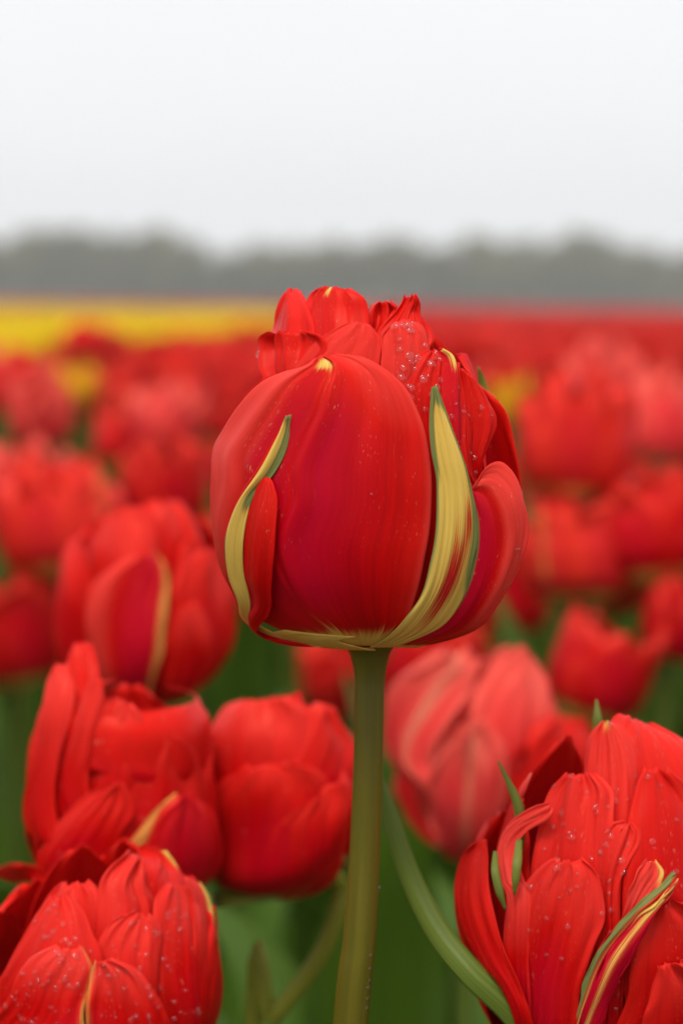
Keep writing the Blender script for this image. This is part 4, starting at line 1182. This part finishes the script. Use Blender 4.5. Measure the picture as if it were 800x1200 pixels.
# flowers one can point to in the blur: (px, py of bloom centre, width px, label, mesh, tilt)
named = [
    (688, 787, 142, 'closed red tulip standing alone above the rain beaded one', 'c', (0.1, 0.25), 0.84),
    (690, 634, 124, 'round blurred red tulip low beside the lobed right petal of the tall tulip', None, (0.1, -0.1)),
    (782, 614, 126, 'blurred red tulip cut by the right edge halfway up', None, (0.15, 0.3)),
    (672, 512, 124, 'dark red blurred tulip behind the right flank of the tall tulip', None, (0.0, -0.1)),
    (772, 490, 96, 'salmon red blurred tulip at the right edge under the horizon', 'p', None),
    (596, 470, 60, 'small yellowish green bud like tulip touching the tall tulip on its right', 'b', (0, 0)),
    (704, 452, 84, 'coral blurred tulip with pale ribs in the red mass on the right', 'p', (0, 0.1)),
    (90, 452, 50, 'lone yellow orange tulip among the red ones on the left', 'o', (0, 0)),
    (50, 486, 78, 'pale salmon blurred tulip below the lone yellow one', 'p', None),
    (140, 520, 74, 'dark red blurred tulip beside a green gap on the left', None, None),
    (190, 496, 76, 'salmon blurred tulip left of the tall tulip at its mid height', 'p', None),
    (226, 462, 72, 'bright red blurred tulip close to the left shoulder of the tall tulip', None, None),
    (72, 612, 112, 'blurred red tulip above the gaping one, by a green patch at the left', None, (0.1, 0.2)),
    (16, 742, 112, 'blurred red tulip cut by the left edge beside a grey green patch', None, (0.15, 0.1)),
    (196, 566, 96, 'blurred red tulip rising behind the olive edged one', None, None),
    (28, 566, 92, 'blurred red tulip at the left edge above its neighbour', 'p', None),
    (590, 690, 96, 'dark red blurred tulip half hidden under the right lobe of the tall tulip', None, (0.1, 0)),
    (398, 780, 92, 'red tulip glimpsed under the tall bloom left of the stem', None, (0.2, 0.1)),
    (500, 775, 100, 'red tulip glimpsed under the tall bloom right of the stem', None, (0.2, 0)),
    (786, 730, 128, 'dark red tulip at the right edge above the rain beaded one', None, None, 0.7),
    (486, 1205, 90, 'small red tulip low between the stem and the strap leaf', None, (0.2, 0.1)),
    (455, 930, 70, 'small red tulip low behind the tall green stem', None, None),
]
placed = []
shown = []
for px, py, w, lab, kind, tilt, *rest in named:
    d = 0.056 * FPX / w
    c = at(px, py, d)
    sc = rest[0] if rest else 1.0
    me = {None: None, 'p': bloom_pink[len(placed) % 4], 'o': bloom_orange, 'b': bud_src, 'c': bud_red}[kind]
    if kind == 'o' and w < 60:
        d = 0.050 * FPX / w
        c = at(px, py, d); sc = 0.85
    top = c[2] + 0.03 * sc
    field_tulip(c[0], c[1], top, lab, 'blurred tulips of the field', me, sc * (1.12 if w > 90 and not rest else 1), tilt)
    placed.append((c[0], c[1]))
    shown.append((px, py, w, c[1]))
for o in (tA, tB, tC, tD, tE, tF, hero):
    placed.append((o.location.x, o.location.y))

# more leaves low down around the near flowers
for k, (px, py, d) in enumerate(((300, 1120, .62), (350, 1180, .66), (260, 1150, .70), (470, 1150, .66), (520, 1160, .62), (560, 1100, .8), (40, 1090, .62), (20, 930, .72), (300, 760, .95), (430, 1000, .85), (180, 1180, .56), (280, 1180, .60), (330, 1230, .56), (450, 1200, .60), (500, 1230, .56), (380, 1100, .75), (520, 1050, .78), (640, 1000, .9), (20, 1000, .66), (60, 880, .8), (280, 900, .85), (440, 860, .95))):
    base = at(px, py, d)
    own = (tC, tC, tA, tF, tE, tF, tA, tD, tD, tF, tA, tC, tC, tF, tE, tF, tF, tF, tD, tD, tC, tF)[k]
    l = link_mesh('leaf', leaf_src[k % 8], own)
    l.location = (base[0] - own.location.x, base[1] - own.location.y, 0)
    l.rotation_euler = (0, 0, rf.uniform(0, 6.28))
    q = rf.uniform(0.9, 1.2)
    l.scale = (q * 1.2, q * 1.2, rf.uniform(0.75, 0.95))

# the crowd, as individuals out to a few metres
def half_w(y):
    return 400 / FPX * y
count = 0
spots = []
tries = 0
LIM = 300 - len(named) - 7
cand = []
for y in np.arange(0.92, 6.0, 0.094):
    for x in np.arange(-1.6, 1.6, 0.094):
        xx, yy = x + rf.uniform(-.04, .04), y + rf.uniform(-.04, .04)
        if abs(xx) < half_w(yy) + 0.09:
            cand.append((xx, yy))
cand.sort(key=lambda c: c[1])
YB = 99.0
def in_yellow(x, y):
    return y > 3.2 and x < -0.60 + (y - 3.6) * 0.035
for xx, yy in cand:
    if any((xx - a) ** 2 + (yy - b) ** 2 < (0.055 if yy > 1.3 else 0.08) ** 2 for a, b in placed) or in_yellow(xx, yy):
        continue
    if count >= LIM:
        YB = yy
        break
    near = yy < 1.6
    drop = 0.0
    top = TOP + rf.normal() * 0.03 + (0.0 if yy > 1.4 else -0.03)
    top = min(top, CAM_H - 0.025 - 0.012 * yy * 0)
    cc = (np.array((xx, yy, top)) - CO) @ CR
    tpx_, tpy_, tw_ = 400 - cc[0] / cc[2] * FPX, 600 + cc[1] / cc[2] * FPX, 0.056 * FPX / yy
    if any(yy < dn and abs(tpx_ - a) < 0.55 * (tw_ + wn) and tpy_ < b + 0.25 * wn for a, b, wn, dn in shown):
        continue
    side = 'left' if xx < -0.02 * yy else 'right'
    dist = 'close' if yy < 2.0 else ('farther' if yy < 3.2 else 'far')
    lab = {('left', 'close'): 'blurred red tulip in the crowd beyond the left foreground flowers',
           ('right', 'close'): 'blurred red tulip in the crowd beyond the right foreground flowers',
           ('left', 'farther'): 'small soft red tulip in the crowd left of the tall bloom',
           ('right', 'farther'): 'small soft red tulip in the crowd right of the tall bloom',
           ('left', 'far'): 'tiny out of focus red tulip below the yellow strip',
           ('right', 'far'): 'tiny out of focus red tulip below the horizon on the right'}[(side, dist)]
    u = rf.random()
    me = bloom_pink[int(rf.integers(0, 4))] if u < 0.09 else None
    field_tulip(xx, yy, top, lab, 'blurred tulips of the field', me, rf.uniform(0.66, 0.92), None, 3 if yy < 2 else 2)
    placed.append((xx, yy))
    count += 1

# ---- the rest of the field: one mass of real flowers
def low_tulip(seed, level):
    r = np.random.default_rng(seed)
    if level == 0:
        bl = gen_bloom(seed, nu=6, nv=4, rings=((5, 46, 0.0, 0.95), (4, 42, -0.2, 1.05)))
        nl = 2
    elif level == 1:
        bl = gen_bloom(seed, nu=4, nv=3, rings=((4, 52, 0.0, 0.95), (3, 50, -0.25, 1.05)))
        nl = 1
    else:
        bl = gen_bloom(seed, nu=3, nv=3, rings=((4, 52, 0.0, 1.0),))
        nl = 0
    lv = []
    for k in range(nl):
        v, f, uv, tn = gen_leaf(seed + 7 * k, 5, 3)
        a = k * 2.5 + r.uniform(0, 6)
        c, s = math.cos(a), math.sin(a)
        v = v @ np.array(((c, s, 0), (-s, c, 0), (0, 0, 1)))
        lv.append((v, f, uv, tn))
    v, f, uv = tube([(0, 0, 0), (0.002, 0, 0.2), (0, 0, TOP - 0.05)], (0.0046, 0.004, 0.0036), 4, 3)
    if nl:
        lv.append((v, f, uv, np.zeros((len(v), 4))))
    return bl, lv

def mass(name, pts, level, mat, label, tops, seed=0, width=1.0):
    """many flowers joined as one mass; returns nothing"""
    r = np.random.default_rng(seed)
    protos = [low_tulip(seed * 50 + k, level) for k in range(6)]
    BV, BF, BU, BT = [], [], [], []
    LV, LF, LU, LT = [], [], [], []
    bb = lb = 0
    n = len(pts)
    which = r.integers(0, 6, n)
    for k in range(6):
        idx = np.where(which == k)[0]
        if not len(idx):
            continue
        m = len(idx)
        a = r.uniform(0, 6.28, m)
        s = r.uniform(0.88, 1.12, m) * width
        tx, ty = r.normal(size=(2, m)) * 0.14
        (v, f, uv, tn), leaves = protos[k]
        c, sn = np.cos(a), np.sin(a)
        X = (v[None, :, 0] * c[:, None] - v[None, :, 1] * sn[:, None]) * s[:, None]
        Y = (v[None, :, 0] * sn[:, None] + v[None, :, 1] * c[:, None]) * s[:, None]
        Z = v[None, :, 2] * s[:, None] + X * 0.0
        X = X + tx[:, None] * Z
        Y = Y + ty[:, None] * Z
        zb = tops[idx] - 0.058
        P = np.stack([X + pts[idx, 0][:, None], Y + pts[idx, 1][:, None], Z + zb[:, None]], -1)
        BV.append(P.reshape(-1, 3))
        BF.append((f[None] + (np.arange(m) * len(v))[:, None, None] + bb).reshape(-1, 4))
        BU.append(np.tile(uv, (m, 1)))
        t = np.tile(tn[None], (m, 1, 1))
        t[..., 3] = r.random(m)[:, None]
        BT.append(t.reshape(-1, 4))
        bb += m * len(v)
        for (v, f, uv, tn) in leaves:
            X = v[None, :, 0] * c[:, None] - v[None, :, 1] * sn[:, None]
            Y = v[None, :, 0] * sn[:, None] + v[None, :, 1] * c[:, None]
            Z = v[None, :, 2] + X * 0.0
            P = np.stack([X + pts[idx, 0][:, None], Y + pts[idx, 1][:, None], Z], -1)
            LV.append(P.reshape(-1, 3))
            LF.append((f[None] + (np.arange(m) * len(v))[:, None, None] + lb).reshape(-1, 4))
            LU.append(np.tile(uv, (m, 1)))
            LT.append(np.zeros((m * len(v), 4)))
            lb += m * len(v)
    def build(nm, V, F, U_, T_, mt, parent=None):
        V, F, U_, T_ = map(np.vstack, (V, F, U_, T_))
        me = bpy.data.meshes.new(nm)
        me.vertices.add(len(V)); me.vertices.foreach_set('co', V.astype(np.float32).ravel())
        me.loops.add(F.size); me.loops.foreach_set('vertex_index', F.astype(np.int32).ravel())
        me.polygons.add(len(F)); me.polygons.foreach_set('loop_start', np.arange(0, F.size, 4, dtype=np.int32))
        me.update(calc_edges=True)
        finish_mesh(me, mt, U_, T_)
        return link_mesh(nm, me, parent)
    o = build(name, BV, BF, BU, BT, mat)
    o['kind'] = 'stuff'
    o['label'] = label
    if LV:
        l = build('foliage', LV, LF, LU, LT, LEAF, o)
        l['kind'] = 'stuff'

rm = np.random.default_rng(21)
def jgrid(x0, x1, y0, y1, step, keep):
    xs, ys = np.meshgrid(np.arange(x0, x1, step), np.arange(y0, y1, step))
    P = np.stack([xs.ravel(), ys.ravel()], -1) + rm.uniform(-0.42, 0.42, (xs.size, 2)) * step
    return P[keep(P[:, 0], P[:, 1])]
def yel(x, y):
    return (y > 3.2) & (x < -0.60 + (y - 3.6) * 0.035) & (x > -14 - y * 0.5) & (y < 46)
ringw = lambda y: 400 / FPX * y
# beside the frame, so that the bed goes on
side = jgrid(-2.6, 2.6, 0.42, YB, 0.115, lambda x, y: (np.abs(x) > ringw(y) + 0.09) & ~yel(x, y) & ((y > 0.8) | (np.abs(x) > 0.34)))
midf = jgrid(-5, 5, YB, 11, 0.092, lambda x, y: (np.abs(x) < ringw(y) * 1.7 + 0.5) & ~yel(x, y))
nearp = np.vstack([side, midf])
mass('tulip_bed', nearp, 0, REDB, 'blurred mass of red tulips filling the middle of the field', np.minimum(TOP + rm.normal(size=len(nearp)) * 0.02, CAM_H - 0.03), 1, 0.85)
farp = jgrid(-16, 16, 11, 34, 0.17, lambda x, y: (np.abs(x) < ringw(y) * 1.5 + 1) & ~yel(x, y))
mass('tulip_bed', farp, 1, REDB, 'thin band of red tulips under the tree row', np.minimum(TOP + rm.normal(size=len(farp)) * 0.02, CAM_H - 0.03), 2, 1.35)
vfar = jgrid(-50, 50, 34, 110, 0.55, lambda x, y: (np.abs(x) < ringw(y) * 1.4 + 2) & ~yel(x, y))
mass('tulip_bed', vfar, 2, REDB, 'farthest red tulips, a hair line below the trees', np.minimum(TOP + rm.normal(size=len(vfar)) * 0.02, CAM_H - 0.03), 3, 4.0)
yp = jgrid(-6, 2, 3.2, 12, 0.09, lambda x, y: yel(x, y) & (np.abs(x) < ringw(y) * 1.8 + 0.5))
mass('yellow_tulip_bed', yp, 0, YEL, 'strip of yellow tulips across the left under the horizon', np.minimum(TOP + 0.015 + rm.normal(size=len(yp)) * 0.015, CAM_H - 0.03), 4)
yp2 = jgrid(-16, 6, 12, 46, 0.2, lambda x, y: yel(x, y) & (np.abs(x) < ringw(y) * 1.5 + 1))
mass('yellow_tulip_bed', yp2, 1, YEL, 'far end of the yellow tulip strip by the tree row', np.minimum(TOP + 0.015 + rm.normal(size=len(yp2)) * 0.015, CAM_H - 0.03), 5, 1.5)
